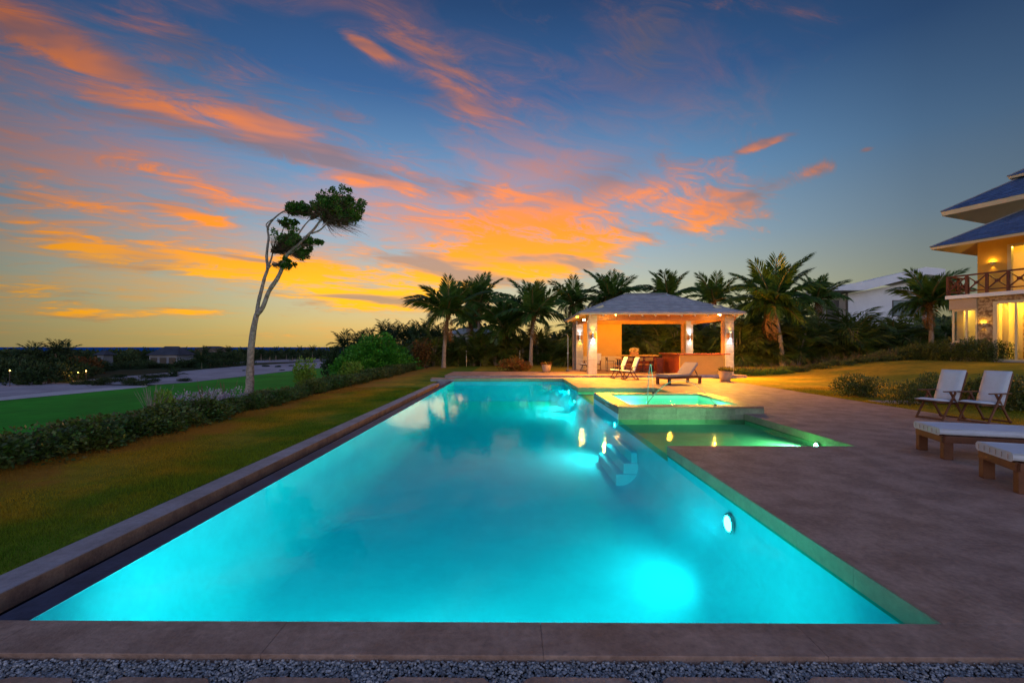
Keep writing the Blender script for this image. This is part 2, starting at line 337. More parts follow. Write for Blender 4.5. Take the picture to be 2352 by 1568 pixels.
def greener(m):                          # the watered grass along the kerb is greener than the strip by the hedge
    t=NT(m.node_tree); b=m.node_tree.nodes['Principled BSDF']; c=b.inputs['Base Color'].links[0].from_socket
    sp=t.new('ShaderNodeSeparateXYZ'); g=t.new('ShaderNodeNewGeometry').outputs['Position']; t.put(sp.inputs[0],g); x=sp.outputs[0]
    n=t.m('MULTIPLY',t.m('SUBTRACT',t.noise(g,.9,4,.6),.5),4.0); xx=t.m('ADD',x,n)
    f=t.m('MULTIPLY',t.sm(xx,-5.6,-4.2),t.m('LESS_THAN',x,-3.0)); c=t.mix(f,c,t.mix(1,c,(.42,.85,.7),'MULTIPLY'))
    f2=t.m('MULTIPLY',t.sm(t.m('SUBTRACT',0,xx),5.7,6.6),t.m('LESS_THAN',x,-3.0)); c=t.mix(t.m('MULTIPLY',f2,.7),c,(.42,.17,.03))
    for l in list(m.node_tree.links):
        if l.to_socket==b.inputs['Base Color']: m.node_tree.links.remove(l)
    t.put(b.inputs['Base Color'],c)
    for n_ in m.node_tree.nodes:
        if n_.type=='BSDF_TRANSLUCENT': t.put(n_.inputs[0],c)
greener(M['lawn']); greener(M['blade'])
# ------------------------------------------------------------------ terrain
WZ=-.14                                  # water level; the deck is z = 0
LX0,LX1=-3.0,2.4; PY0,PY1=2.57,22.6      # main pool
A1=(2.4,5.35,7.17,10.64); SP=(2.42,5.8,10.64,13.9); A2=(2.4,5.4,13.9,17.4)
DX=9.85
def H(x,y):
    z=-.15*smooth((3-x)/6.5)-.03*smooth((x+3)/6)
    z+=.22*smooth((x-10)/10)+.68*smooth((x-13.5)/8)*smooth((31-y)/7)
    if x<-7.3: z-=2.35*smooth((-7.3-x)/8.5)
    if y>60: z-=2.4*smooth((y-60)/40)*smooth((x+7.3)/10)
    if y>260: z-=8*smooth((y-260)/60)
    return z
def grid(mb,xs,ys,m=0):
    vs=[(x,y,H(x,y)) for y in ys for x in xs]; n=len(xs)
    mb.add(vs,[(j*n+i,j*n+i+1,(j+1)*n+i+1,(j+1)*n+i) for j in range(len(ys)-1) for i in range(n-1)],m)
def span(a,b,n): return [a+(b-a)*i/n for i in range(n+1)]
g=MB(); grid(g,span(-7.3,-3.82,10),span(-6,23.2,40)); grid(g,span(DX,70,60),span(-6,23.2,36)); grid(g,span(-7.3,-3.82,10),span(23.2,62,30))
grid(g,span(-3.82,DX,16),span(23.2,62,30)); grid(g,span(DX,70,60),span(23.2,62,36))
struct('lawn',g.mesh('lawn',M['lawn'],True))
g=MB(); grid(g,[-520,-400,-300,-220,-160,-120,-90,-70,-55,-45,-36,-30,-25,-21,-18,-16,-15,-14,-13,-12,-11,-10,-9,-8,-7.3],[-30,-10,0,5,10,15,20,25,30,40,50,62,75,90,110,140,180,220,260,280,300,320,360,420])
grid(g,[-7.3,-4,0,10,30,60,120,200,320],[62,75,90,110,140,180,220,260,280,300,320,360,420])
grid(g,[70,120,200,320],[-30,-10,10,30,62])
struct('ground',g.mesh('ground',M['rough'],True))
def sheet(name,px,z,m,lift):
    pts=[(p.x,p.y) for p in (P(a,b,z) for a,b in px)]
    g=MB(); g.add([(x,y,z+lift) for x,y in pts],[tuple(range(len(pts)))]); return struct(name,g.mesh(name,m))
FZ=-2.5-.03*0
far_edge=[(-260,949),(0,921),(150,907),(330,889),(361,884),(433,879),(572,863.4),(689,850),(762,843),(830,838)]
fw=[(p.x,p.y) for p in (P(a,b,FZ) for a,b in far_edge)]+[(-15.5,104),(-15.5,0),(-70,0)]
g=MB(); g.add([(x,y,FZ+.02) for x,y in fw],[tuple(range(len(fw)))]); struct('fairway',g.mesh('fairway',M['fairway']))
sheet('sand',[(-260,890),(0,870),(90,876),(200,884),(335,886.5),(140,898),(0,912),(-260,940)],FZ,M['sand'],.03)
sheet('cart_path',[(-260,941),(0,912.5),(140,898.5),(250,890.5),(340,886.5),(335,889),(150,906.6),(0,920.6),(-260,948.5)],FZ,M['path'],.035)
sheet('sand_waste',[(163,876),(289,864.5),(398,855),(470,848),(555,840.7),(640,836),(762,828.6),(830,826),(830,837.5),(762,842.6),(689,849.5),(572,863),(433,878.6),(361,883.5),(300,884),(230,882)],FZ,M['sand'],.028)
sheet('sand_track',[(430,838),(640,832),(800,828),(800,823),(660,826),(440,833)],FZ,M['sand'],.04)
g=MB(); g.quad((-40000,280,-9),(40000,280,-9),(60000,45000,-9),(-60000,45000,-9)); struct('sea',g.mesh('sea',M['sea']))
# ------------------------------------------------------------------ deck, coping, kerb
_slab={}
def slab(parent,name,x0,x1,y0,y1,z1,th,m,gap=.002):
    w,d=round(x1-x0-gap,3),round(y1-y0-gap,3); k=(w,d,th,m.name)
    if k not in _slab:
        b=.0025; mb=MB(); a,c=w/2,d/2
        v=[(-a,-c,-th),(a,-c,-th),(a,c,-th),(-a,c,-th),(-a,-c,-b),(a,-c,-b),(a,c,-b),(-a,c,-b),(-a+b,-c+b,0),(a-b,-c+b,0),(a-b,c-b,0),(-a+b,c-b,0)]
        mb.add(v,[(3,2,1,0),(0,1,5,4),(1,2,6,5),(2,3,7,6),(3,0,4,7),(4,5,9,8),(5,6,10,9),(6,7,11,10),(7,4,8,11),(8,9,10,11)])
        _slab[k]=mb.mesh(name,m)
    return ob(name,_slab[k],parent,((x0+x1)/2,(y0+y1)/2,z1))
def lay(parent,name,x0,x1,y0,y1,w,d,z1,th,m):
    nx=max(1,round((x1-x0)/w)); ny=max(1,round((y1-y0)/d)); a=(x1-x0)/nx; b=(y1-y0)/ny
    for j in range(ny):
        for i in range(nx): slab(parent,name,x0+i*a,x0+(i+1)*a,y0+j*b,y0+(j+1)*b,z1,th,m)
cp=.45
g=MB()
for r in ((LX1+.02,13,PY0-.28,7.15),(5.37,DX,7.15,10.64),(5.82,DX,10.64,13.9),(5.42,DX,13.9,17.42),(LX1+.02,DX,17.42,23.2),(-4.2,LX1+.02,PY1+.02,23.2),(-7,LX1+.02,PY0-.27,PY0-.02)):
    g.box(r[0],r[1],r[2],r[3],-.12,-.012)
deck=struct('deck',g.mesh('deck',M['bed']))
S=lambda *a: lay(deck,'paving_slab',*a,0,.05,M['deck'])
S(LX1,LX1+cp,PY0,A1[2],cp,.92); S(LX1+cp,13,PY0,A1[2]-cp,1.2,1.0); S(LX1+cp,A1[1]+cp,A1[2]-cp,A1[2],1.1,cp); S(A1[1]+cp,13,A1[2]-cp,A1[2],1.2,cp)
S(A1[1],A1[1]+cp,A1[2],SP[2],cp,.9); S(A1[1]+cp,DX,A1[2],SP[2],1.2,1.0)
S(SP[1],DX,SP[2],SP[3],1.2,1.0); S(A2[1],A2[1]+cp,A2[2],A2[3],cp,.9); S(A2[1]+cp,DX,A2[2],A2[3],1.2,1.0)
S(LX1,A2[1]+cp,A2[3],A2[3]+cp,1.0,cp); S(A2[1]+cp,DX,A2[3],A2[3]+cp,1.2,cp); S(LX1,LX1+cp,A2[3]+cp,23.2,cp,.95); S(LX1+cp,DX,A2[3]+cp,23.2,1.2,1.0)
S(-4.2,LX1,PY1,23.2,1.1,.6); S(-7,13,PY0-.28,PY0,1.45,.28)
mb=MB(); mb.box(-4.2,LX0,PY1-.005,23.19,-.45,-.055); part('coping_block',mb,M['kerb'],deck)
kerb=struct('kerb',MB().box(-3.81,-3.56,PY0,21.2,-.4,-.16).mesh('kerb',M['bed']))
lay(kerb,'kerb_stone',-3.82,-3.54,PY0,21.25,.28,.98,-.14,.11,M['kerb'])
lay(kerb,'kerb_face',-3.57,-3.535,PY0,21.25,.035,.98,-.146,.13,mat('kerb_face_stone',(.34,.21,.135),.7,.2,5,.4,40,.3,(.22,.13,.09),objrand=.1))
g=MB(); g.box(-3.56,LX0-.2,PY0,PY1,-.5,-.33); struct('overflow_gutter',g.mesh('overflow_gutter',M['gutter']))
g=MB(); g.box(-3.6,-3.555,PY0,21.25,-.5,-.276); part('gutter_wall',g,M['gutter'],kerb)
# ------------------------------------------------------------------ pool
g=MB(); fz=-1.12; cr=.42; lz=-.25
def wallq(a,b,z0,z1,m=0): g.quad((a[0],a[1],z0),(b[0],b[1],z0),(b[0],b[1],z1),(a[0],a[1],z1),m)
prof=[(LX0,WZ+.004)]+[(LX0+cr*(1-math.cos(a)),fz+cr*(1-math.sin(a))) for a in span(0,math.pi/2,7)]+[(LX1-cr*(1-math.sin(a)),fz+cr*(1-math.cos(a))) for a in span(0,math.pi/2,7)]
vs=[(x,y,z) for y in (PY0,PY1) for x,z in prof]; n=len(prof); g.add(vs,[(i,n+i,n+i+1,i+1) for i in range(n-1)])   # coved floor and left wall
wallq((LX0,PY0),(LX1,PY0),fz,-.01); wallq((LX1,PY1),(LX0,PY1),fz,-.01)
for a,b,t in ((PY0,A1[2],-.01),(A1[2],A1[3],lz),(SP[2],SP[3],-.01),(A2[2],A2[3],lz),(A2[3],PY1,-.01)): wallq((LX1,a),(LX1,b),fz+cr,t)
for r in (A1,A2):
    g.quad((r[0],r[2],lz),(r[1],r[2],lz),(r[1],r[3],lz),(r[0],r[3],lz),1)
    wallq((r[0],r[2]),(r[1],r[2]),lz,-.01,1); wallq((r[1],r[2]),(r[1],r[3]),lz,-.01,1); wallq((r[1],r[3]),(r[0],r[3]),lz,-.01,1)
me=g.mesh('pool',[M['plaster'],M['ledge']]); me.polygons.foreach_set('use_smooth',[i<n-1 for i in range(len(me.polygons))]); pool=struct('pool',me)
def band(axis,c,a,b,face,z0=-.165,z1=-.004,step=.62):
    n=max(1,round((b-a)/step)); k=(b-a)/n
    for i in range(n):
        p,q=a+i*k+.0015,a+(i+1)*k-.0015
        if axis=='x': mb=MB().box(min(c,c+face*.012),max(c,c+face*.012),p,q,z0,z1)
        else: mb=MB().box(p,q,min(c,c+face*.012),max(c,c+face*.012),z0,z1)
        part('wall_tile',mb,M['tile'],pool)
band('x',LX1,PY0,A1[2],-1); band('x',LX1,A2[3],PY1,-1); band('y',PY1,LX0,LX1,-1)
band('x',A1[1],A1[2],A1[3],-1); band('x',A2[1],A2[2],A2[3],-1); band('y',A2[3],A2[0],A2[1],-1); band('y',A1[2],A1[0],A1[1],1); band('y',PY0,LX0,LX1,1,-.14,-.055)
n=24; k=(PY1-PY0)/n
for i in range(n): part('weir_tile',MB().box(-3.23,LX0-.001,PY0+i*k+.0015,PY0+(i+1)*k-.0015,-.34,WZ+.006),M['weir'],pool)
for i in range(3):                                                     # steps down from the shelves
    w=.14+.16*i; z=-.50-.20*i
    part('step',MB().box(LX1-w,LX1-.01-.001*i,A1[2]+1.7-.05*i,A1[3]-.05-.002*i,fz+.002,z),M['plaster'],pool,bevel=.02)
g=MB(); e=.0015
g.add([(LX0,PY0,WZ),(LX1,PY0,WZ),(LX1,PY1,WZ),(LX0,PY1,WZ)],[(0,1,2,3)])
w=struct('pool_water',g.mesh('pool_water',M['water']))
q=.012; g=MB().box(LX0+q,LX1-q-.005,PY0+q,PY1-q-.01,fz+.004,WZ-.004)
part('water_body',g,volmat('water_body',(.06,.82,.97),.06),w)
for nm,r in (('shelf_water',A1),('nook_water',A2)):
    g=MB(); g.quad((r[0],r[2],WZ),(r[1],r[2],WZ),(r[1],r[3],WZ),(r[0],r[3],WZ)); struct(nm,g.mesh(nm,M['shallow']))
def pool_light(p,d,pw,col=AQUA,r=.09,ang=160,aim=-.12):
    o=ob('underwater_light',MB().lathe([(r*1.25,0),(r*1.25,.012),(r*.98,.02),(r*.98,.004)],20).mesh('underwater_light',M['steel']),pool,p); dv=Vector((d[0],d[1],aim)).normalized(); wn=Vector((-1,0,0)) if abs(d[0])>abs(d[1]) else Vector((0,1,0)); rq=wn.to_track_quat('Z','Y'); o.rotation_euler=rq.to_euler()
    part('lens',MB().lathe([(r*.96,.004),(r*.8,.028),(r*.3,.036)],20),M['poolbulb'],o,smooth_=True)
    lamp('pool_lamp','SPOT',(0,0,.09),pw,col,o,.08,(rq.inverted()@dv.to_track_quat('-Z','Y')).to_euler(),ang,.7)
pool_light((LX1-.03,5.05,-.40),(-1,.30),80,aim=.0); pool_light((LX1-.005,10.85,-.30),(-1,-.1),130,r=.055); pool_light((LX1-.03,19.9,-.42),(-1,-.05),150)
pool_light((LX1-.03,17.0-.0+1.0,-.6),(-1,-.5),210,r=.05)  # extra lamp added to brighten the far end of the pool
for x,p in ((-1.9,75),(-.5,135),(.9,85)): pool_light((x,PY0+.03,-.55),(.02,1),p,r=.07,aim=.05)  # unseen lamps added in the near wall to even out the pool glow
pool_light((A1[1]-.03,8.05,-.195),(-1,.15),560,(.9,1,.62),.06,165,-.25); pool_light((A2[1]-.03,14.9,-.195),(-1,.1),330,(.8,1,.62),.05,165,-.25)
# ------------------------------------------------------------------ spa
spa=thing('hot_tub','raised square stone hot tub with green lit water between the pool shelves','hot tub',(SP[0],SP[2],0)); sb=(SP[0],SP[2],0)
rim=.38; st=.165
part('shell',MB().box(SP[0]+.01,SP[1]-.01,SP[2]+.01,SP[2]+rim-.02,-1.2,st-.05).box(SP[0]+.01,SP[1]-.01,SP[3]-rim+.02,SP[3]-.01,-1.2,st-.05).box(SP[0]+.01,SP[0]+rim-.02,SP[2]+rim,SP[3]-rim,-1.2,st-.05).box(SP[1]-rim+.02,SP[1]-.01,SP[2]+rim,SP[3]-rim,-1.2,st-.05),M['mortar'],spa,sb)
n=5; k=(SP[1]-SP[0])/n; wet=mat('wet_stone',(.26,.14,.08),.38,.2,5,.6,30,.5,(.20,.11,.07),objrand=.08)
clt=mat('spa_tile',(.24,.27,.17),.6,.14,4,.35,40,.35,objrand=.12)
for i in range(n):
    for z0,z1 in ((-.6,-.02),(-.017,st-.045)): part('wall_tile',MB().box(SP[0]+i*k+.002,SP[0]+(i+1)*k-.002,SP[2]-.012,SP[2]+.01,z0,z1),clt,spa,sb)
    part('coping_slab',MB().box(SP[0]+i*k-.01,SP[0]+(i+1)*k-.014,SP[2]-.03,SP[2]+rim,st-.045,st),wet,spa,sb,bevel=.004)
    part('coping_slab',MB().box(SP[0]+i*k-.01,SP[0]+(i+1)*k-.014,SP[3]-rim,SP[3]+.02,st-.045,st),wet,spa,sb,bevel=.004)
n=4; k=(SP[3]-SP[2])/n
for i in range(n):
    for z0,z1 in ((-.6,-.02),(-.017,st-.045)): part('wall_tile',MB().box(SP[0]-.012,SP[0]+.01,SP[2]+i*k+.002,SP[2]+(i+1)*k-.002,z0,z1),clt,spa,sb)
    part('wall_tile',MB().box(SP[1]-.01,SP[1]+.008,SP[2]+i*k+.002,SP[2]+(i+1)*k-.002,-.1,st-.045),M['deck'],spa,sb)
k=(SP[3]-SP[2]-2*rim)/3
for i in range(3):
    for x0,x1 in ((SP[0]-.03,SP[0]+rim),(SP[1]-rim,SP[1]+.02)): part('coping_slab',MB().box(x0,x1,SP[2]+rim+i*k+.003,SP[2]+rim+(i+1)*k-.003,st-.045,st),wet,spa,sb,bevel=.004)
X0,X1,Y0,Y1=SP[0]+rim,SP[1]-rim,SP[2]+rim,SP[3]-rim; g=MB()
for a,b in (((X0,Y0),(X1,Y0)),((X1,Y0),(X1,Y1)),((X1,Y1),(X0,Y1)),((X0,Y1),(X0,Y0))): wallq(a,b,-.7,st-.05)
g.quad((X0,Y0,-.7),(X1,Y0,-.7),(X1,Y1,-.7),(X0,Y1,-.7)); part('basin',g,M['ledge'],spa,sb)
part('spillway',MB().box(SP[0]-.05,SP[0]+.0,SP[2]+.95,SP[2]+1.35,st-.12,st-.10),M['steel'],spa,sb)
g=MB(); g.quad((X0,Y0,.03),(X1,Y0,.03),(X1,Y1,.03),(X0,Y1,.03)); struct('spa_water',g.mesh('spa_water',M['spawater']))
for p in ((X0+.5,Y1-.06,-.3),(X1-.06,Y0+.9,-.3)): lamp('spa_lamp','POINT',(p[0]-sb[0],p[1]-sb[1],p[2]),110,(.45,1,.72),spa,.06)
# arching jets over the tub
def arc(a,b,top,n=18):
    a=Vector(a); b=Vector(b); o=[]
    for i in range(n+1):
        t=i/n; p=a.lerp(b,t); p.z+=4*top*t*(1-t); o.append(p)
    return o
def jet(a,b,top,label,r0=.010):
    t=thing('water_jet',label,'water jet',a,0,'jets arching into the hot tub'); pts=[p-Vector(a) for p in arc(a,b,top)]
    rnd=random.Random(5); part('stream',MB().tube(pts,[r0*.6+.010*(i/18)**1.5+.0015*rnd.random() for i in range(len(pts))],7),M['jet'],t,smooth_=True)
    s=MB()
    for i in range(46):
        u=.45+.55*rnd.random(); p=Vector(pts[int(u*18)]); q=p+Vector((rnd.gauss(0,.03),rnd.gauss(0,.03),rnd.gauss(0,.03)))*(u*1.6); r=.003+.004*rnd.random()
        s.add([q+Vector(v)*r for v in((1,0,0),(-1,0,0),(0,1,0),(0,-1,0),(0,0,1),(0,0,-1))],[(0,2,4),(2,1,4),(1,3,4),(3,0,4),(2,0,5),(1,2,5),(3,1,5),(0,3,5)])
    part('droplets',s,M['jet'],t)['kind']='stuff'; part('nozzle',MB().lathe([(.03,-.012),(.03,.012),(.014,.03)],12),M['metal'],t)
ja=Q(1643,930,SP[2]+.18); ja.z=st
jet((ja.x,ja.y,st+.01),(ja.x-1.25,12.1,.03),.62,'low wide jet of water arching from the tub front rim')
jb=(4.15,SP[3]-.2,st+.01); jet(jb,(3.6,12.4,.03),.95,'tall narrow jet of water rising from the tub back rim')
# ------------------------------------------------------------------ gravel and stepping slabs
g=MB(); g.box(-8,14,-3,PY0-.285,-.2,-.045); struct('gravel_bed',g.mesh('gravel_bed',M['soil']))
path=struct('path',MB().box(-4.5,4.6,1.44,1.95,-.12,-.085).mesh('path',M['bed']))
rnd=random.Random(3)
for a,b in ((-245,-62),(0,190),(262,498),(572,822),(886,1134),(1202,1449),(1518,1764),(1836,2080),(2152,2400),(2466,2700)):
    p,q=P(a,1556,-.015),P(b,1556,-.015); mb=MB(); c=.025+.02*rnd.random(); y1=p.y; y0=y1-.42
    mb.poly([(p.x+c,y0),(q.x-c,y0),(q.x,y0+c),(q.x,y1-c*1.4),(q.x-c*1.2,y1-.004),(p.x+c*1.5,y1),(p.x,y1-c)],-.12,-.006); part('stepping_slab',mb,M['deck'],path,bevel=.006)
def stones(n,x0,x1,y0,y1,z,s0,s1,seed):
    rg=np.random.default_rng(seed); t=(1+5**.5)/2
    iv=np.array([(-1,t,0),(1,t,0),(-1,-t,0),(1,-t,0),(0,-1,t),(0,1,t),(0,-1,-t),(0,1,-t),(t,0,-1),(t,0,1),(-t,0,-1),(-t,0,1)])/1.9
    fi=np.array([(0,11,5),(0,5,1),(0,1,7),(0,7,10),(0,10,11),(1,5,9),(5,11,4),(11,10,2),(10,7,6),(7,1,8),(3,9,4),(3,4,2),(3,2,6),(3,6,8),(3,8,9),(4,9,5),(2,4,11),(6,2,10),(8,6,7),(9,8,1)])
    s=rg.uniform(s0,s1,(n,1,1))*rg.uniform(.6,1.25,(n,1,3)); v=iv[None]*(1+rg.normal(0,.14,(n,12,1)))*s
    a=rg.uniform(0,6.28,n); c,sn=np.cos(a),np.sin(a); v=np.stack([v[...,0]*c[:,None]-v[...,1]*sn[:,None],v[...,0]*sn[:,None]+v[...,1]*c[:,None],v[...,2]*.7],-1)
    p=np.stack([rg.uniform(x0,x1,n),rg.uniform(y0,y1,n),z+rg.uniform(-.012,.012,n)],-1)
    return (v+p[:,None]).reshape(-1,3),(fi[None]+12*np.arange(n)[:,None,None]).reshape(-1,3)
a=stones(34000,-3.0,3.1,1.84,PY0-.285,-.034,.0045,.0105,1); b=stones(3000,3.1,6,1.6,PY0-.285,-.034,.008,.015,2); c=stones(9000,-5,6,.6,1.84,-.034,.008,.015,4)
stuff('gravel',npmesh('gravel',np.vstack([a[0],b[0],c[0]]),np.vstack([a[1],b[1]+len(a[0]),c[1]+len(a[0])+len(b[0])]),M['gravel'],smooth_=True))
# ------------------------------------------------------------------ pavilion
PZ=.115
g=MB(); g.box(-3.55,11.75,23.26,26.7,-.3,PZ-.05); g.box(3.3,11.75,26.7,29.6,-.3,PZ-.05)
plat=struct('platform',g.mesh('platform',M['bed']))
lay(plat,'paving_slab',-3.6,3.3,23.2,26.7,1.15,.88,PZ,.045,M['deck']); lay(plat,'paving_slab',3.3,11.8,23.2,29.6,1.2,.92,PZ,.045,M['deck'])
lay(plat,'riser_stone',-3.58,11.78,23.215,23.26,1.2,.045,PZ-.046,.2,M['kerb']); lay(plat,'riser_stone',-3.585,-3.54,23.26,26.6,.045,1.1,PZ-.046,.2,M['kerb'])
PV=(7.4,26.3,PZ); pav=thing('pavilion','open hip roofed bar pavilion with stone columns and ochre walls beyond the pool','pavilion',PV)
def column(x,y,w=.45,top=3.2,up=None,dn=None):
    c=part('column',MB().box(x-w/2+.012,x+w/2-.012,y-w/2+.012,y+w/2-.012,PZ,top),M['mortar'],pav,PV); n=8; k=(top-PZ)/n; rr=random.Random(x*7+y)
    for i in range(n):
        j=rr.uniform(-.004,.004); part('stone_block',MB().box(x-w/2+j,x+w/2+j,y-w/2,y+w/2,PZ+i*k+.004,PZ+(i+1)*k-.004),M['block'],c,PV,bevel=.008)
    lz=2.15; l=part('wall_lamp',MB().box(x-.17,x+.17,y-w/2-.03,y-w/2-.006,lz-.13,lz+.13).tube([(x,y-w/2-.10,lz-.16),(x,y-w/2-.10,lz+.16)],.055,12,1),[M['beam'],M['steel']],pav,PV)
    for s,cc in ((1,up),(-1,dn)):
        if cc:
            part('lamp_lens',MB().lathe([(.04,0),(.035,.004*s)],12,0,(x,y-w/2-.10,lz+.164*s)),M['whitebulb'] if cc[0]==COOL else M['goldbulb'],l,PV)
            lamp('wall_lamp_bulb','SPOT',(x-PV[0],y-w/2-.10-PV[1],lz+.17*s-PV[2]),cc[1],cc[0],l,.02,((math.pi if s>0 else 0),0,0),105,.9)
column(4.03,23.85,up=(GOLD,36),dn=(COOL,32)); column(11.15,23.95,up=(WARM,20),dn=(COOL,30)); column(4.05,28.75,up=(COOL,28),dn=(GOLD,38)); column(10.95,28.85,up=(COOL,34),dn=(COOL,30))
wl=part('back_wall',MB().box(4.27,6.72,28.72,28.9,PZ,3.0),M['stucco'],pav,PV,bevel=.01)
part('skirting',MB().box(4.28,6.71,28.70,28.72,PZ,.98),M['cream'],wl,PV)
part('side_panel',MB().box(3.62,3.81,28.7,28.82,PZ,3.1),M['mortar'],pav,PV)
BT=3.18
for nm,bx in (('front_beam',(3.7,11.5,23.76,23.94,BT-.24,BT+.05)),('rear_beam',(3.7,11.5,28.68,28.9,BT-.18,BT+.05)),('side_beam',(3.92,4.14,23.94,28.68,BT-.22,BT+.04)),('side_beam',(11.04,11.24,23.94,28.68,BT-.22,BT+.04)),('post',(10.5,10.68,28.72,28.9,PZ,BT-.18)),('post',(10.78,10.92,23.78,23.92,PZ,BT-.24))):
    part(nm,MB().box(*bx),M['beam'],pav,PV,bevel=.008)
E0=(3.25,11.6,22.95,29.75); EZ=3.27; RZ=4.58; RX=(6.4,8.72); RY=26.35
ea=[(E0[0],E0[2]),(E0[1],E0[2]),(E0[1],E0[3]),(E0[0],E0[3])]; rg=[(RX[0],RY),(RX[1],RY)]
slopes=[((ea[0]),(ea[1]),rg[1],rg[0]),(ea[1],ea[2],rg[1],rg[1]),(ea[2],ea[3],rg[0],rg[1]),(ea[3],ea[0],rg[0],rg[0])]
def courses(mb,a,b,c,d,ez,rz,n,th,tile=0,m=0,rr=random.Random(2)):
    # a-b eave, c above b, d above a; stepped courses, split into tiles when tile > 0
    a,b=Vector((*a,ez)),Vector((*b,ez)); c,d=Vector((*c,rz)),Vector((*d,rz)); nrm=(b-a).cross(d-a).normalized()
    for i in range(n):
        t0,t1=i/n,min(1,(i+1.12)/n); p0,p1=a.lerp(d,t0),b.lerp(c,t0); q0,q1=a.lerp(d,t1),b.lerp(c,t1)
        k=max(1,int((p1-p0).length/tile)) if tile else 1; o=(.5 if i%2 and k>2 else 0)
        cuts=[0]+[(j+o)/k for j in range(1 if not o else 0,k)]+[1] if k>1 else [0,1]
        cuts=sorted(set(min(1,max(0,x)) for x in cuts))
        for u0,u1 in zip(cuts,cuts[1:]):
            gp=.004/max(.1,(p1-p0).length) if tile else 0; l=th*(1+(rr.uniform(-.25,.35) if tile else 0))
            A,B=p0.lerp(p1,u0+gp),p0.lerp(p1,u1-gp); D,Cc=q0.lerp(q1,u0+gp),q0.lerp(q1,u1-gp); N=nrm*l; N2=nrm*th*.15
            mb.add([A,B,B+N,A+N,D+N2,Cc+N2],[(0,1,2,3),(3,2,5,4)]+([(0,3,4),(1,5,2)] if tile else []),m)
    return mb
def roof(parent,base,e,rgx,rgy,ez,rz,n,th,tile,soffit=.06,edge=None,kindstuff=False):
    ea=[(e[0],e[2]),(e[1],e[2]),(e[1],e[3]),(e[0],e[3])]; r0,r1=(rgx[0],rgy),(rgx[1],rgy)
    for a,b,c,d in ((ea[0],ea[1],r1,r0),(ea[1],ea[2],r1,r1),(ea[2],ea[3],r0,r1),(ea[3],ea[0],r0,r0)):
        o=part('roof_slope',courses(MB(),a,b,c,d,ez,rz,n,th,tile),M['proof'],parent,base)
    u=MB(); h=soffit
    vs=[(x,y,ez-.012) for x,y in ea]+[(*r0,rz-.03),(*r1,rz-.03)]+[(x,y,ez-h) for x,y in ea]+[(*r0,rz-h),(*r1,rz-h)]
    u.add(vs,[(0,1,5,4),(1,2,5),(2,3,4,5),(3,0,4),(6,10,11,7),(7,11,8),(8,11,10,9),(9,10,6),(0,6,7,1),(1,7,8,2),(2,8,9,3),(3,9,6,0)]); part('roof_deck',u,edge or M['cream'],parent,base)
    for x,y in ea:
        r=r0 if abs(x-r0[0])<abs(x-r1[0]) else r1; part('hip_cap',MB().bar((x,y,ez+.03),(*r,rz+.03),.16,.045),M['ridge'],parent,base,bevel=.01)
    if rgx[1]-rgx[0]>.05: part('ridge_cap',MB().bar((rgx[0]-.05,rgy,rz+.05),(rgx[1]+.05,rgy,rz+.05),.2,.06),M['ridge'],parent,base,bevel=.01)
roof(pav,PV,E0,RX,RY,EZ,RZ,12,.05,0,.07)
sl=(RZ-EZ)/(RY-E0[2])
for i in range(12):
    x=E0[0]+.55+i*.66
    part('rafter',MB().bar((x,E0[2]+.03,EZ-.12+.0),(x,24.6,EZ-.12+sl*1.6),.06,.12),M['cream'],pav,PV); 
for i in range(8):
    y=E0[2]+.75+i*.75
    part('rafter',MB().bar((E0[0]+.03,y,EZ-.12),(4.6,y,EZ-.12+.55),.06,.12),M['cream'],pav,PV); part('rafter',MB().bar((E0[1]-.03,y,EZ-.12),(10.3,y,EZ-.12+.55),.06,.12),M['cream'],pav,PV)
def flood(x,y,z,pw,dx=0,dy=-.14):
    f=part('floodlight',MB().box(x-.05,x+.05,y-.02,y+.06,z-.05,z+.05).bar((x,y+.05,z+.05),(x,y+.16,z+.12),.03,.03),M['steel'],pav,PV)
    part('bulb',MB().lathe([(.0,-.055),(.04,-.04),(.055,0),(.04,.04),(.0,.055)],14,0,(x+dx*.5,y+dy*.55,z)),M['warmbulb'],f,PV,smooth_=True)
    lamp('floodlight_bulb','SPOT',(x+dx*1.45-PV[0],y+dy*1.45-PV[1],z-.02-PV[2]),pw,WARM,f,.05,Vector((dx*6,dy*6,-.55)).to_track_quat('-Z','Y').to_euler(),165,.5)
p=Q(1386,720,23.5); flood(p.x,p.y,p.z,2800); p=Q(1637,718,23.5); flood(p.x,p.y,p.z,2800); flood(3.75,24.3,3.0,800,-.14,0); flood(11.45,28.1,3.2,1600,.14,.06); flood(7.4,29.2,3.24,1300,0,.14)
for x,y in ((5.9,26.2),(8.9,26.2)):
    l=part('ceiling_lamp',MB().lathe([(.09,0),(.09,-.05),(.06,-.07)],16,0,(x,y,3.55)).tube([(x,y,3.55),(x,y,4.2)],.012,6),M['steel'],pav,PV); lamp('ceiling_lamp_bulb','POINT',(x-PV[0],y-PV[1],3.42-PV[2]),215,WARM,l,.07)
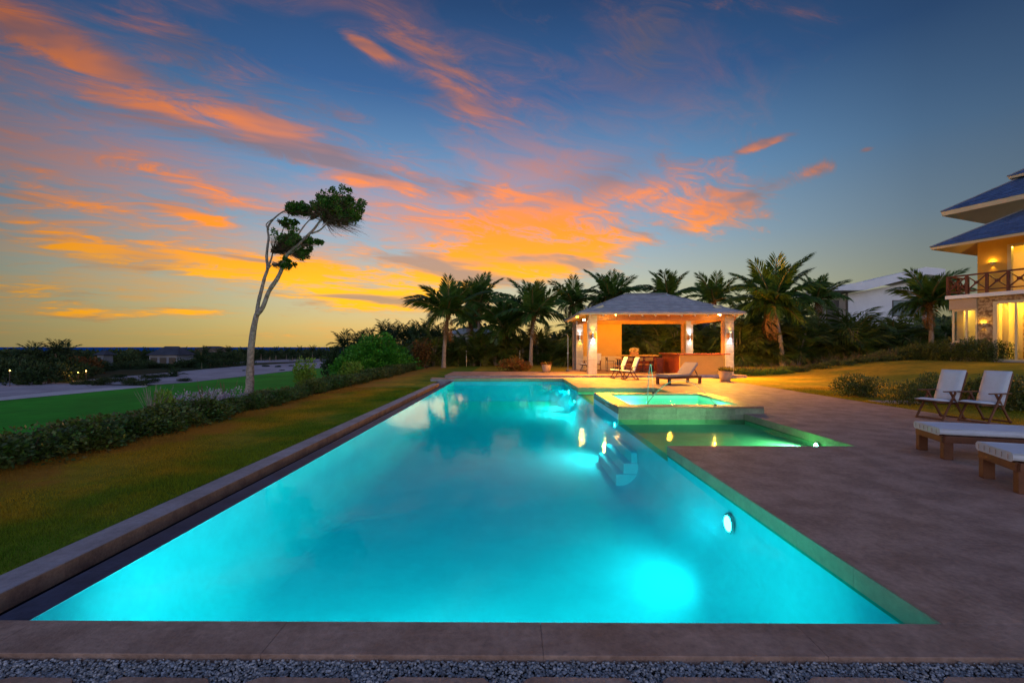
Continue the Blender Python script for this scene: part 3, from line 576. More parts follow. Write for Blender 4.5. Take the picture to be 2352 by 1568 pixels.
# bar counter
BR=(8.3,23.15,0); bar=thing('bar_counter','ochre bar counter with dark red wood top under the pavilion roof','bar counter',BR)
part('front_wall',MB().box(8.34,10.62,23.12,23.19,.0,1.16),M['stucco'],bar,BR,bevel=.012); part('plinth',MB().box(8.36,10.6,23.10,23.12,.0,.16),M['kerb'],bar,BR)
part('side_wall',MB().box(8.34,8.5,23.2,25.9,PZ,1.16),M['redwood'],bar,BR); part('counter_top',MB().box(8.18,10.86,23.0,23.62,1.165,1.225),M['redwood'],bar,BR,bevel=.01); part('counter_top',MB().box(8.18,8.8,23.625,26.0,1.165,1.225),M['redwood'],bar,BR,bevel=.01)
BK=(6.9,27.6,PZ); bk=thing('kitchen_island','long island with pale top and red wood panels behind the dining chairs','kitchen island',BK)
for i in range(5): part('panel',MB().box(6.65+i*.36,6.65+(i+1)*.36-.012,27.38,27.42,PZ+.06,.98),M['redwood'],bk,BK)
part('carcass',MB().box(6.62,8.5,27.42,28.2,PZ,.99),M['redwood'],bk,BK); part('top',MB().box(6.3,8.6,27.28,28.3,1.0,1.06),M['stucco'],bk,BK,bevel=.008)
for i in range(3): part('shelf_item',MB().box(7.75+i*.3,7.97+i*.3,27.6,27.9,1.062,1.085),M['stucco'],bk,BK)
GR=(9.2,27.2,PZ); gr=thing('grill','dark built in grill cabinet with knobs beside the kitchen island','grill',GR)
part('body',MB().box(8.62,9.9,26.95,27.6,PZ,.95),M['metal'],gr,GR,bevel=.01); part('hood',MB().box(8.66,9.86,26.98,27.58,.955,1.05),M['metal'],gr,GR,bevel=.02)
for i in range(4): part('knob',MB().tube([(8.85+i*.27,26.95,.86),(8.85+i*.27,26.915,.86)],.022,10),M['steel'],gr,GR)
VS=(7.25,27.75,1.062); vs_=thing('flower_box','low wooden box of white blossoms on the kitchen island','flower box',VS)
part('box',MB().box(7.02,7.48,27.6,27.9,1.062,1.24),M['beam'],vs_,VS,bevel=.01)
# dining table and chairs
TB=(7.0,26.6,PZ); tb=thing('dining_table','long dark legged dining table under the pavilion','dining table',TB)
part('table_top',MB().box(5.95,8.05,26.2,27.0,.83,.875),M['beam'],tb,TB,bevel=.008)
for x in (6.05,7.95):
    for y in (26.3,26.9): part('leg',MB().box(x-.035,x+.035,y-.035,y+.035,PZ,.828),M['metal'],tb,TB)
def dining_chair(name,label,loc,rz,group=None):
    t=thing(name,label,'chair',loc,rz,group); w=.24
    for sx in(-1,1):
        part('leg',MB().bar((sx*w,-.22,0),(sx*w,-.22,.44),.026,.026),M['metal'],t); part('leg',MB().bar((sx*w,.22,0),(sx*w,.25,.86),.026,.026),M['metal'],t)
        part('armrest',MB().bar((sx*w,-.22,.63),(sx*w,.23,.65),.04,.022).bar((sx*w,-.22,.44),(sx*w,-.22,.62),.022,.022),M['metal'],t)
    part('seat',MB().box(-.23,.23,-.23,.22,.43,.46),M['stucco'],t,bevel=.008); part('backrest',MB().box(-.226,.226,.232,.25,.66,.84),M['stucco'],t,bevel=.006)
    part('stretcher',MB().bar((-w,.22,.2),(w,.22,.2),.02,.02).bar((-w,-.22,.16),(w,-.22,.16),.02,.02),M['metal'],t); return t
dc=dining_chair('dining_chair','black metal framed armchair along the near side of the dining table',(6.42,26.0,PZ),math.pi,'chairs along the near side of the dining table')
for x in (7.0,7.58): c=copy_tree(dc); c.location=(x,26.0,PZ)
e1=copy_tree(dc); e1.location=(5.6,26.65,PZ); e1.rotation_euler.z=R(90); e1['label']='black metal framed armchair at the head of the dining table'; del e1['group']
BN=(7.98,25.2,PZ); bn=thing('waste_bin','tall tapered red wood bin standing before the bar','bin',BN)
b=MB(); b.lathe([(.20,0),(.26,.78)],4); part('body',b,M['redwood'],bn,bevel=.01); b=MB(); b.lathe([(.275,.782),(.275,.82),(.12,.83)],4); part('lid',b,M['redwood'],bn); bn.rotation_euler.z=R(40)
# ------------------------------------------------------------------ folding chairs and loungers
def folding_chair(label,loc,rz,group,fab='cushion',sc_=1.):
    t=thing('folding_chair',label,'chair',loc,rz,group,.92); w=.27          # faces local -x
    W=M['teak']
    for s in(-1,1):
        y=s*w
        part('front_leg',MB().bar((-.36,y,0),(.06,y,.64),.03,.045),W,t,bevel=.004); part('rear_leg',MB().bar((.40,y-.035*s,0),(-.06,y-.035*s,.66),.03,.045),W,t,bevel=.004)
        part('armrest',MB().bar((-.30,y,.665),(.34,y,.66),.055,.025),W,t,bevel=.006); part('back_post',MB().bar((.15,y-.03*s,.30),(.46,y-.03*s,1.10),.03,.045),W,t,bevel=.004)
        part('seat_rail',MB().bar((-.44,y-.065*s,.43),(.22,y-.065*s,.37),.025,.045),W,t)
    part('foot_bar',MB().bar((-.34,-w,.03),(-.34,w,.03),.03,.035),W,t); part('foot_bar',MB().bar((.38,-w,.03),(.38,w,.03),.03,.035),W,t)
    for i in range(5): part('slat',MB().bar((-.40+i*.14,-w+.05,.437-i*.0125),(-.40+i*.14,w-.05,.437-i*.0125),.09,.012),W,t)
    for i in range(4):
        f=.25+i*.2; part('slat',MB().bar((.15+.31*f,-w+.03,.30+.8*f),(.15+.31*f,w-.03,.30+.8*f),.012,.06,0,(-.8,0,.31)),W,t)
    # cushion: seat and back with puffed edges
    def pad(p0,p1,nrm,th,nm):
        p0,p1,n_=Vector(p0),Vector(p1),Vector(nrm).normalized(); mb=MB(); nx,ny=8,6; vs=[]
        for i in range(nx+1):
            for j in range(ny+1):
                u,v=i/nx,j/ny; e=min(1,6*min(u,1-u))*min(1,6*min(v,1-v)); p=p0.lerp(p1,u)+Vector((0,(v-.5)*2*(w-.02),0)); vs.append(p+n_*(th*(.35+.65*e**.5)))
        m_=len(vs)
        for i in range(nx+1):
            for j in range(ny+1): p=p0.lerp(p1,i/nx)+Vector((0,(j/ny-.5)*2*(w-.02),0)); vs.append(p+n_*.004)
        k=ny+1; fs=[(i*k+j,(i+1)*k+j,(i+1)*k+j+1,i*k+j+1) for i in range(nx) for j in range(ny)]; fs+=[tuple(m_+q for q in reversed(f)) for f in fs]
        rim=[i*k for i in range(nx+1)]+[nx*k+j for j in range(1,ny+1)]+[i*k+ny for i in range(nx-1,-1,-1)]+[j for j in range(ny-1,0,-1)]
        fs+=[(rim[i],m_+rim[i],m_+rim[(i+1)%len(rim)],rim[(i+1)%len(rim)]) for i in range(len(rim))]
        mb.add(vs,fs); return part(nm,mb,M[fab],t,smooth_=True)
    pad((-.45,0,.452),(.16,0,.40),(.09,0,1),.055,'seat_cushion'); bc=pad((.165,0,.40),(.445,0,1.14),(-.93,0,.36),.055,'back_cushion')
    part('tie',MB().bar((.43,w-.035,.97),(.38,w+.0,.99),.012,.012),M['cushion'],bc); return t
for px,py,rz,lab in ((2110,960,14,'white cushioned wooden folding chair on the deck beside the clipped shrub'),(2208,968,14,'white cushioned wooden folding chair between its twin and the lawn edge')):
    p=P(px,py); folding_chair(lab,(p.x+.42,p.y-.05,0),R(rz),'folding chairs at the lawn edge of the deck')
for px,py,rz,lab in ((1409,868.5,10,'cream cushioned folding chair by the pavilion step, nearer the stone column'),(1434,871.5,10,'cream cushioned folding chair by the pavilion step, nearer the lounger')):
    p=P(px,py); folding_chair(lab,(p.x+.25,p.y,0),R(rz),'folding chairs before the pavilion step')
folding_chair('folding chair with cream back standing against the ochre back wall',(5.0,27.9,PZ),R(72),None)
folding_chair('folding chair half hidden behind the stone column of the pavilion',(4.3,27.2,PZ),R(35),None)
def lounger(label,loc,rz,group=None,fab='cushion',lift=38):
    t=thing('sun_lounger',label,'sun lounger',loc,rz,group); W=M['teak']; L,w=2.0,.35     # foot at local x = 0, head toward +x
    for x in (.05,L-.05):
        for s in(-1,1): part('leg',MB().box(x-.055,x+.055,s*(w-.045)-.045,s*(w-.045)+.045,0,.30),W,t,bevel=.005)
    for s in(-1,1): part('side_rail',MB().box(0,L,s*w-.02,s*w+.02,.235,.325),W,t,bevel=.005)
    part('end_rail',MB().box(-.02,.02,-w+.021,w-.021,.232,.322),W,t,bevel=.004); part('end_rail',MB().box(L-.02,L+.02,-w+.021,w-.021,.232,.322),W,t,bevel=.004)
    for i in range(9): part('slat',MB().box(.05+i*.135,.15+i*.135,-w+.022,w-.022,.312,.328),W,t)
    ca,sa=math.cos(R(lift)),math.sin(R(lift)); hx=1.28
    def cush(x0,x1,pivot,ang,nm):
        mb=MB(); n=10; th=.085; prof=[]
        m_=Matrix.Translation(Vector((pivot,0,.335)))@Matrix.Rotation(-ang,4,'Y'); vs=[]
        sec=[(-1,.2),(-1,.75),(-.93,1),(0,1.03),(.93,1),(1,.75),(1,.2),(.93,0),(-.93,0)]
        for i in range(n+1):
            u=i/n; x=x0+(x1-x0)*u; q=1-.08*max(0,1-8*min(u,1-u)); 
            for a,b in sec: vs.append(m_@Vector((x,a*w*q,th*(.5+(b-.5)*q))))
        k=len(sec); fs=[(i*k+j,i*k+(j+1)%k,(i+1)*k+(j+1)%k,(i+1)*k+j) for i in range(n) for j in range(k)]+[tuple(range(k)),tuple(n*k+j for j in reversed(range(k)))]
        mb.add(vs,fs); return part(nm,mb,M[fab],t,bevel=.012)
    mt=cush(-.04,hx,0,0,'mattress'); cush(0,.74,hx,R(lift),'back_mattress')
    part('piping',MB().tube([(hx-.02,-w+.015,.418),(-.02,-w+.015,.418),(-.045,0,.421),(-.02,w-.015,.418),(hx-.02,w-.015,.418)],.007,6),M[fab],mt,smooth_=True)
    for i in range(6): y_=-w+.09+i*(2*w-.18)/5; part('stitch',MB().bar((-.046,y_,.35),(-.046,y_,.405),.006,.004),M['tancush'],mt)
    part('back_frame',MB().bar((hx,-w+.05,.325),(hx+.72*ca,-w+.05,.325+.72*sa),.03,.04).bar((hx,w-.05,.325),(hx+.72*ca,w-.05,.325+.72*sa),.03,.04),W,t)
    for s in (-1,1): part('strut',MB().bar((hx+.5*ca,s*(w-.09),.30+.5*sa),(hx+.62,s*(w-.09),.29),.025,.035),W,t)
    return t
ax=R(-18.5)
def lounge_at(px1,px2,label,**k):
    a,b=P(*px1),P(*px2); m_=(a+b)/2; d=(a-b).normalized(); rz=math.atan2(-d.x,d.y); u=Vector((math.cos(rz),math.sin(rz),0)); lounger(label,tuple(m_+u*.0),rz,**k)
lounge_at((2103,1030),(2170,1056),'wooden sun lounger with white mattress in front of the folding chairs',group='sun loungers side by side on the deck')
lounge_at((2249,1094),(2340,1134),'wooden sun lounger with white mattress next to the gravel end of the deck',group='sun loungers side by side on the deck')
lounger('wooden sun lounger with taupe mattress and raised back before the bar',(6.1,18.85,0),R(31),fab='tancush',lift=42)
# planters
def planter(label,loc,s,mat_,seed,big):
    t=thing('planter',label,'planter',loc,0,None,s)
    part('pot',MB().lathe([(.17,0),(.2,.01),(.26,.2),(.285,.36),(.28,.44),(.30,.455),(.30,.47),(.27,.47),(.255,.42)],28),M['pot'],t,smooth_=True)
    part('soil',MB().lathe([(.0,.40),(.258,.41),(.258,.415),(.0,.43)],20),M['soil'],t)
    ob('plant',rosette('plant',seed,big,mat_),t); return t
def rosette(name,seed,big,m):
    rg=random.Random(seed); V=[];F=[]
    for i in range(big):
        a=rg.uniform(0,6.28); e=rg.uniform(.3,1.35); r0=rg.uniform(0,.2); b=Vector((math.cos(a)*r0,math.sin(a)*r0,.41)); L=rg.uniform(.16,.38); d=Vector((math.cos(a)*math.cos(e),math.sin(a)*math.cos(e),math.sin(e)))
        s_=Vector((-math.sin(a),math.cos(a),0))*rg.uniform(.018,.04); mid=b+d*L*.55; tip=b+d*L+Vector((0,0,-L*.18)); k=len(V); V+=[tuple(b),tuple(mid+s_),tuple(tip),tuple(mid-s_)]; F.append((k,k+1,k+2,k+3))
    return npmesh(name,V,F,m)
p=P(1666,875.5); planter('large round terracotta pot with leafy plant at the corner of the bar',(p.x,p.y,0),1.0,M['potleaf'],4,260)
planter('terracotta pot of orange foliage on the platform beside the croton bush',(1.8,26.0,PZ),.95,M['croton'],9,150)
# outdoor shower
t=thing('outdoor_shower','slim steel shower pole beside the rear stone column','shower',(3.3,28.4,PZ)); part('pole',MB().tube([(0,0,0),(0,0,2.1),(-.03,0,2.2),(-.12,0,2.24)],.02,8),M['steel'],t); part('head',MB().lathe([(.07,0),(.02,.03)],12,0,(-.14,0,2.2)),M['steel'],t); part('valve',MB().bar((-.07,0,1.05),(.07,0,1.05),.03,.03),M['steel'],t); part('base',MB().lathe([(.14,0),(.14,.02),(.03,.03)],14),M['steel'],t)
# ------------------------------------------------------------------ villa on the right
HL=(21.6,22.7,.86); M['buff']=mat('buff_stucco',(.42,.31,.22),.85,.05,1.0,.2,120,.2)
villa=thing('villa','large villa with slate roofs, balcony rail and glowing glass doors','house',HL,R(-68.3))
def hp(nm,mb,m,par=None,**k): return part(nm,mb,m,par or villa,**k)
hp('plinth',MB().box(-.02,1.02,-.06,.5,-.6,.92),M['buff'],bevel=.01); hp('lintel',MB().box(-.04,1.0,-.08,.6,2.52,3.02),M['buff'],bevel=.01)
pier=hp('stone_pier',MB().box(1.02,1.56,-.02,.4,-.6,2.8),M['clad']); hp('stone_lintel',MB().box(1.001,8,-.02,.4,2.80,3.04),M['clad']); hp('end_wall',MB().box(.0,.18,.5,7,-.6,3.04),M['white'])
hp('threshold',MB().box(1.56,8,-.16,.5,-.5,.06),M['kerb'])
# corner window
wf=hp('window',MB().box(.06,.14,-.02,.06,.92,2.52).box(.94,1.0,-.02,.06,.92,2.52).box(.141,.939,-.02,.06,.92,1.0).box(.141,.939,-.02,.06,2.44,2.52).box(.56,.64,-.015,.055,1.001,2.439),M['frame'])
hp('pane',MB().box(.141,.559,.015,.022,1.001,2.439),M['glass'],wf); hp('pane',MB().box(.641,.939,.015,.022,1.001,2.439),M['glass'],wf)
def curtain(x0,x1,y,z0,z1,n=14):
    mb=MB(); vs=[]
    for i in range(n*2+1):
        x=x0+(x1-x0)*i/(2*n); yy=y+.03*math.sin(i*1.7); vs+= [(x,yy,z0),(x,yy,z1)]
    mb.add(vs,[(2*i,2*i+2,2*i+3,2*i+1) for i in range(2*n)]); return mb
hp('curtain',curtain(.15,.42,.18,.95,2.5),M['curtain'],smooth_=True)
# ground floor room behind the glass
hp('interior_wall',MB().box(.18,8,2.0,2.1,-.05,3.0).box(1.44,1.54,.42,2.0,-.05,3.0),M['cream']); hp('interior_stone_wall',MB().box(1.9,8,1.7,1.98,.0,2.8),M['clad']); hp('interior_floor',MB().box(.18,8,.42,2.0,-.08,0.0),M['deck']); hp('ceiling',MB().box(.0,8,.4,7,2.86,3.03),M['cream'])
df=hp('sliding_door',MB().box(1.57,1.70,-.06,.12,.06,2.8).box(1.701,7.9,-.06,.12,2.68,2.799).box(1.701,7.9,-.05,.11,.061,.14),M['frame'])
x=1.70
for i in range(8):
    w=.62; hp('door_stile',MB().box(x+w-.035,x+w+.035,-.02,.06,.141,2.679),M['frame'],df); hp('pane',MB().box(x+.04,x+w-.036,.015,.023,.142,2.678),M['glass'],df); x+=w
hp('curtain',curtain(1.72,1.95,.35,.05,2.78),M['curtain'],smooth_=True)
for x in (1.95,2.7,3.6,4.6):
    l=hp('downlight',MB().lathe([(.05,0),(.045,-.006)],14,0,(x,1.15,2.858)),M['goldbulb']); lamp('downlight_bulb','POINT',(x,1.15,2.72),85,GOLD,l,.05)
l=hp('downlight',MB().lathe([(.05,0),(.045,-.006)],14,0,(.6,.9,2.858)),M['goldbulb']); lamp('downlight_bulb','POINT',(.6,.9,2.7),48,GOLD,l,.05)
def sconce(x,y,z,pw):
    s=hp('wall_sconce',MB().add([(x-.14,y,z+.06),(x+.14,y,z+.06),(x+.05,y-.12,z+.06),(x-.05,y-.12,z+.06),(x-.05,y,z-.06),(x+.05,y,z-.06),(x+.02,y-.06,z-.05),(x-.02,y-.06,z-.05)],[(0,1,5,4),(1,2,6,5),(2,3,7,6),(3,0,4,7),(4,5,6,7)]),M['cream'])
    lamp('sconce_bulb','POINT',(x,y-.07,z+.09),pw,GOLD,s,.03); lamp('sconce_bulb','SPOT',(x+.02,y-.07,z-.08),pw*.7,GOLD,s,.02,(0,0,0),90,.8)
sconce(1.22,-.021,1.75,7); sconce(.85,1.699,4.80,7)
# balcony
hp('balcony_slab',MB().box(-.14,8,-.2,1.7,3.045,3.22),M['white'],bevel=.01)
RW=M['rail']; z0,z1=3.24,4.14
def rail_run(a,b,n):
    a,b=Vector(a),Vector(b); r=hp('railing',MB().bar(a+Vector((0,0,z1)),b+Vector((0,0,z1)),.09,.07).bar(a+Vector((0,0,z0+.14)),b+Vector((0,0,z0+.14)),.06,.05),RW)
    for i in range(n+1):
        p=a.lerp(b,i/n); hp('post',MB().bar(p+Vector((0,0,z0-.02)),p+Vector((0,0,z1+.03)),.10,.10),RW,r)
        if i<n:
            q=a.lerp(b,(i+1)/n); h0,h1=z0+.16,z1-.04
            hp('cross_brace',MB().bar(p+Vector((0,0,h0)),q+Vector((0,0,h1)),.05,.05),RW,r); hp('cross_brace',MB().bar(p+Vector((0,0,h1)),q+Vector((0,0,h0)),.045,.045),RW,r); m_=(p+q)/2; hp('brace_boss',MB().box(m_.x-.07,m_.x+.07,m_.y-.07,m_.y+.07,(h0+h1)/2-.07,(h0+h1)/2+.07),RW,r)
rail_run((-.06,-.12,0),(7.2,-.12,0),10); rail_run((-.06,-.02,0),(-.06,1.62,0),2)
# upper storey
hp('upper_wall',MB().box(.28,1.38,1.7,1.9,3.22,6.1).box(1.381,4.2,1.7,1.9,5.62,6.1).box(4.2,8,1.7,1.9,3.22,6.1).box(.28,.48,1.901,7,3.22,6.1),M['stucco'])
uf=hp('balcony_door',MB().box(1.381,1.52,1.66,1.86,3.22,5.61).box(1.521,4.19,1.66,1.86,5.5,5.61).box(2.4,2.47,1.7,1.8,3.23,5.5),M['frame']); hp('pane',MB().box(1.53,2.39,1.74,1.75,3.24,5.49),M['glass'],uf)
hp('upper_room_wall',MB().box(.5,8,4.0,4.1,3.22,6.1),M['cream']); hp('upper_ceiling',MB().box(.48,8,1.9,7,5.95,6.09),M['cream'])
pic=hp('picture',MB().box(2.15,2.62,3.95,3.985,4.55,5.15),M['metal']); hp('print',MB().box(2.2,2.57,3.935,3.948,4.6,5.1),M['cream'],pic); hp('image',MB().box(2.28,2.49,3.925,3.934,4.7,5.0),M['print_'],pic)
l=hp('downlight',MB().lathe([(.05,0),(.045,-.006)],14,0,(2.0,3.0,5.948)),M['goldbulb']); lamp('downlight_bulb','POINT',(2.0,3.0,5.7),120,GOLD,l,.05)
def slope(nm,a,b,c,d,ez,rz,n,th,tile): hp(nm,courses(MB(),a,b,c,d,ez,rz,n,th,tile),M['slate'])
def eaves(e,ez,run,pitch,fh,nm):
    x0,y0=e; rz=ez+run*pitch
    slope(nm,(x0,y0),(9,y0),(9,y0+run),(x0+run,y0+run),ez,rz,int(run/.2),.03,.32); slope(nm,(x0,9),(x0,y0),(x0+run,y0+run),(x0+run,9),ez,rz,int(run/.2),.03,.32)
    s=MB(); s.add([(x0,y0,ez-.01),(9,y0,ez-.01),(9,y0+run,rz-.01),(x0+run,y0+run,rz-.01),(x0+run,9,rz-.01),(x0,9,ez-.01),(x0+.03,y0+.03,ez-fh),(9,y0+.03,ez-fh),(9,y0+run,rz-fh-.1),(x0+run,y0+run,rz-fh-.1),(x0+run,9,rz-fh-.1),(x0+.03,9,ez-fh)],[(0,1,2,3),(0,3,4,5),(7,6,9,8),(6,11,10,9),(0,6,7,1),(5,11,6,0)])
    hp('eave',s,M['cream']); hp('hip_cap',MB().bar((x0,y0,ez+.04),(x0+run,y0+run,rz+.04),.14,.05),M['ridge'])
eaves((-.5,-.7),5.66,2.5,.6,.12,'roof_slope'); eaves((-.75,.75),7.66,3.3,.62,.22,'upper_roof_slope'); eaves((1.05,2.55),9.1,2.5,.62,.12,'top_roof_slope')
hp('penthouse_wall',MB().box(3.05,8,1.9,7,6.1,7.5),M['cream']); hp('penthouse_post',MB().box(2.98,3.1,.95,1.07,6.4,7.5),M['cream'])
t=thing('terrace_step','low stone terrace edge glowing yellow beside the villa','step',(16.7,14.9,.28)); part('step_slab',MB().box(-.6,3,-.3,.3,-.2,.06),M['stucco'],t,bevel=.01); part('step_slab',MB().box(-.4,3,-.1,.3,.062,.18),M['stucco'],t,bevel=.01)
# ------------------------------------------------------------------ neighbours
NB=Q(1925,720,46); NB.z=0
nb=thing('neighbour_house','white modern house with mono pitch roof behind the palm hedge','house',tuple(NB),R(-6))
k=46/1045.
def nbp(nm,mb,m,par=None): return part(nm,mb,m,par or nb)
w0,w1=.9,8.3
nbp('wall',MB().add([(w0,0,0),(w1,0,0),(w1,0,8.2),(w0,0,6.9),(w0,6,0),(w1,6,0),(w1,6,8.2),(w0,6,6.9)],[(0,1,2,3),(5,4,7,6),(4,0,3,7),(1,5,6,2),(3,2,6,7)]),M['white'])
nbp('roof',MB().add([(-1.0,-1.2,7.1),(1.8,-1.2,7.1),(7.2,-1.2,8.55),(8.9,-1.2,8.34),(-1.0,-1.2,7.55),(1.8,-1.2,7.95),(7.2,-1.2,9.25),(8.9,-1.2,9.04),(-1.0,6,7.1),(1.8,6,7.1),(7.2,6,8.55),(8.9,6,8.34),(-1.0,6,7.55),(1.8,6,7.95),(7.2,6,9.25),(8.9,6,9.04)],[(0,1,5,4),(1,2,6,5),(2,3,7,6),(4,5,13,12),(5,6,14,13),(6,7,15,14),(8,9,1,0),(9,10,2,1),(10,11,3,2),(8,0,4,12),(3,11,15,7)]),M['white'])
wn=nbp('window',MB().box(5.0,7.7,-.05,0.0,4.6,6.2),M['metal']); nbp('pane',MB().box(5.08,7.62,-.06,-.051,4.68,6.12),mat('dusk_glass',(.10,.17,.20),.15,.05))
nbp('door',MB().box(-.9,.3,.4,.5,0,6.3),M['metal']); nbp('porch_post',MB().box(.55,.7,-.4,-.25,0,6.9),M['metal'])
t=thing('garden_hut','small hut with pale grey roof seen through the pavilion','hut',(13.0,41.5,0)); part('roof',MB().add([(-1.1,-.8,2.75),(1.0,-.8,2.75),(1.0,.9,3.3),(-1.1,.9,3.3),(-1.1,-.8,2.62),(1.0,-.8,2.62),(1.0,.9,3.15),(-1.1,.9,3.15)],[(0,1,2,3),(4,7,6,5),(0,4,5,1),(3,2,6,7),(0,3,7,4),(1,5,6,2)]),mat('pale_roof',(.45,.47,.52),.7,.1,6),t)
for x in(-.9,.85):
    for y in (-.6,.7): part('post',MB().box(x-.06,x+.06,y-.06,y+.06,-.1,2.62 if y<0 else 3.0),M['beam'],t)
def far_house(label,px,py,Y,w,h,d,roofh,wallm,roofm,z0=None,nwin=2,cat='house',rz=0.):
    p=Q(px,py,Y); z=p.z if z0 is None else z0; t=thing('far_house',label,cat,(p.x,p.y,z),rz)
    part('wall',MB().box(-w/2,w/2,-d/2,d/2,0,h),wallm,t)
    e=.5; part('roof',MB().add([(-w/2-e,-d/2-e,h),(w/2+e,-d/2-e,h),(w/2+e,d/2+e,h),(-w/2-e,d/2+e,h),(-w/4,0,h+roofh),(w/4,0,h+roofh)],[(0,1,5,4),(1,2,5),(2,3,4,5),(3,0,4),(3,2,1,0)]),roofm,t)
    for i in range(nwin):
        x=-w/2+w*(i+.5)/nwin; f=part('window',MB().box(x-w*.12,x+w*.12,-d/2-.05,-d/2-.01,h*.25,h*.8),M['metal'],t)
    return t
DW=mat('dimmed_white',(.22,.23,.27),.85,.1,.6); RF=mat('dark_roof',(.05,.055,.075),.7,.15,.6); PK=mat('pink_stucco',(.24,.18,.18),.8,.08,.5)  # white house walls greyed in colour so they stand dim at dusk
far_house('distant white house with dark roof beyond the sand',395,843,100,6.0,2.7,5,1.9,DW,RF,nwin=3)
far_house('distant narrow white villa peeking through the trees',242,842,84,1.1,2.2,2,.9,DW,RF,nwin=1)
far_house('distant pinkish house on the far ridge of trees',490,808,190,10,1.4,8,1.0,PK,RF,nwin=4)
far_house('low white garden building behind the coconut palms',1086,800,52,5.2,1.6,3,.7,M['white'],mat('white_roof',(.55,.58,.62),.7,.05),nwin=2)
far_house('grey hip roofed house behind the pavilion palms',1500,790,62,12,6.0,8,2.4,PK,mat('grey_roof',(.13,.12,.14),.7,.1),z0=-.3,nwin=3)
def lamp_post(label,px,py,Y,h,pw,r=.12,group=None):
    p=Q(px,py,Y); h=max(.4,p.z-FZ); t=thing('garden_lamp',label,'lamp',(p.x,p.y,p.z-h),0,group); part('pole',MB().tube([(0,0,0),(0,0,h)],.04,6),M['metal'],t); g=part('globe',MB().lathe([(0,-r),(r*.7,-r*.7),(r,0),(r*.7,r*.7),(0,r)],12,0,(0,0,h+r)),M['farbulb'],t,smooth_=True); lamp('garden_lamp_bulb','POINT',(0,-r-.15,h+r),pw,(1,.5,.1),g,.1)
lamp_post('lit garden lamp before the distant white house',329,840,92,2.0,160,.16)
for px,py in ((23,852),): lamp_post('small lit lamp among the dark trees on the golf course',px,py,46.5,1.6,6,.05,None)
for px,py in ((167,858),(180,856),(198,853)): lamp_post('orange lit lamp under the rust coloured tree',px,py,53.5,1.5,22,.06,'lamps under the rust coloured tree')
# ------------------------------------------------------------------ vegetation
def leaves(P_,D_,S_,rg,fold=.25,aspect=.68):
    # one folded kite per leaf: positions P_, directions D_, sizes S_
    n=len(P_); D_=D_/np.maximum(1e-6,np.linalg.norm(D_,axis=1,keepdims=True)); r=rg.normal(size=(n,3)); sd=np.cross(D_,r); sd/=np.maximum(1e-6,np.linalg.norm(sd,axis=1,keepdims=True)); up=np.cross(sd,D_)
    s=S_[:,None]; mid=P_+D_*s*.5; V=np.stack([P_,mid+sd*s*aspect*.5+up*s*fold*.3,P_+D_*s,mid-sd*s*aspect*.5+up*s*fold*.3],1).reshape(-1,3)
    return V,np.arange(4*n).reshape(n,4)
def blob_points(rg,n,c,r,shell=.55,flat=0.):
    d=rg.normal(size=(n,3)); d/=np.linalg.norm(d,axis=1,keepdims=True); rad=shell+(1-shell)*rg.random((n,1))**.6
    return np.asarray(c)+d*rad*np.asarray(r),d
def bush_mesh(name,seed,n,rx,ry,rz,leaf,m,lobes=9,low=.15,jag=.35,twigs=True,spread=.75,core=True):
    rg=np.random.default_rng(seed); Ps=[];Ds=[]
    per=max(1,n//lobes)
    for i in range(lobes):
        a=rg.uniform(0,6.283); q=rg.random()**.5*spread; h=rg.uniform(low,1-.25*q); s=rg.uniform(.35,.62)
        c=np.array((rx*q*math.cos(a),ry*q*math.sin(a),rz*h*.8)); p,d=blob_points(rg,per,c,(rx*s,ry*s,rz*s*.62),.45); Ps.append(p); Ds.append(d)
    p=np.vstack(Ps); d=np.vstack(Ds)+rg.normal(0,jag,(len(p),3))+(0,0,.35) if False else np.vstack(Ds)+rg.normal(0,jag,(sum(len(x) for x in Ps),3))+np.array((0,0,.35))
    ok=p[:,2]>.01; p,d=p[ok],d[ok]; S_=leaf*rg.uniform(.6,1.35,len(p)); V,F=leaves(p,d,S_,rg)
    return npmesh(name,V,F,m)
def stems_mesh(name,seed,rx,ry,rz,n,m,r=.012):
    rr=random.Random(seed); mb=MB()
    for i in range(n):
        a=rr.uniform(0,6.28); q=rr.uniform(.1,.75); mb.tube([(rr.uniform(-.1,.1)*rx,rr.uniform(-.1,.1)*ry,-.02),(rx*q*.5*math.cos(a),ry*q*.5*math.sin(a),rz*.4),(rx*q*math.cos(a),ry*q*math.sin(a),rz*rr.uniform(.6,.9))],[r,r*.7,r*.3],4)
    return mb.mesh(name,m)
def bush(name,label,cat,loc,me,st,sc_=(1,1,1),rz=0,group=None):
    t=thing(name,label,cat,loc,rz,group,sc_); ob('foliage',me,t); ob('stems',st,t); return t
# hedge along the lawn edge, bush by bush
hm=[bush_mesh('foliage',10+i,3600,.62,.55,.78,.064,M['hedge'],13,.1,.5) for i in range(5)]; hs=[stems_mesh('stems',20+i,.55,.5,.75,12,M['twig']) for i in range(3)]
rr=random.Random(8); a=Vector((-7.15,3.2)); b=Vector((-7.75,33)); n=44
for i in range(n):
    t_=i/(n-1); x=a.x+(b.x-a.x)*t_+rr.uniform(-.1,.1); y=a.y+(b.y-a.y)*t_+rr.uniform(-.15,.15)
    s=rr.uniform(.8,1.12)*(1.0 if y<12 else .88 if y<17 else 1.0); bush('hedge_shrub','dark leafy shrub in the low hedge along the lawn','shrub',(x,y,H(x,y)-.02),hm[i%5],hs[i%3],(s*1.05,s*1.05,s*rr.uniform(.62,.84)),rr.uniform(0,6.28),'shrubs of the hedge along the lawn')
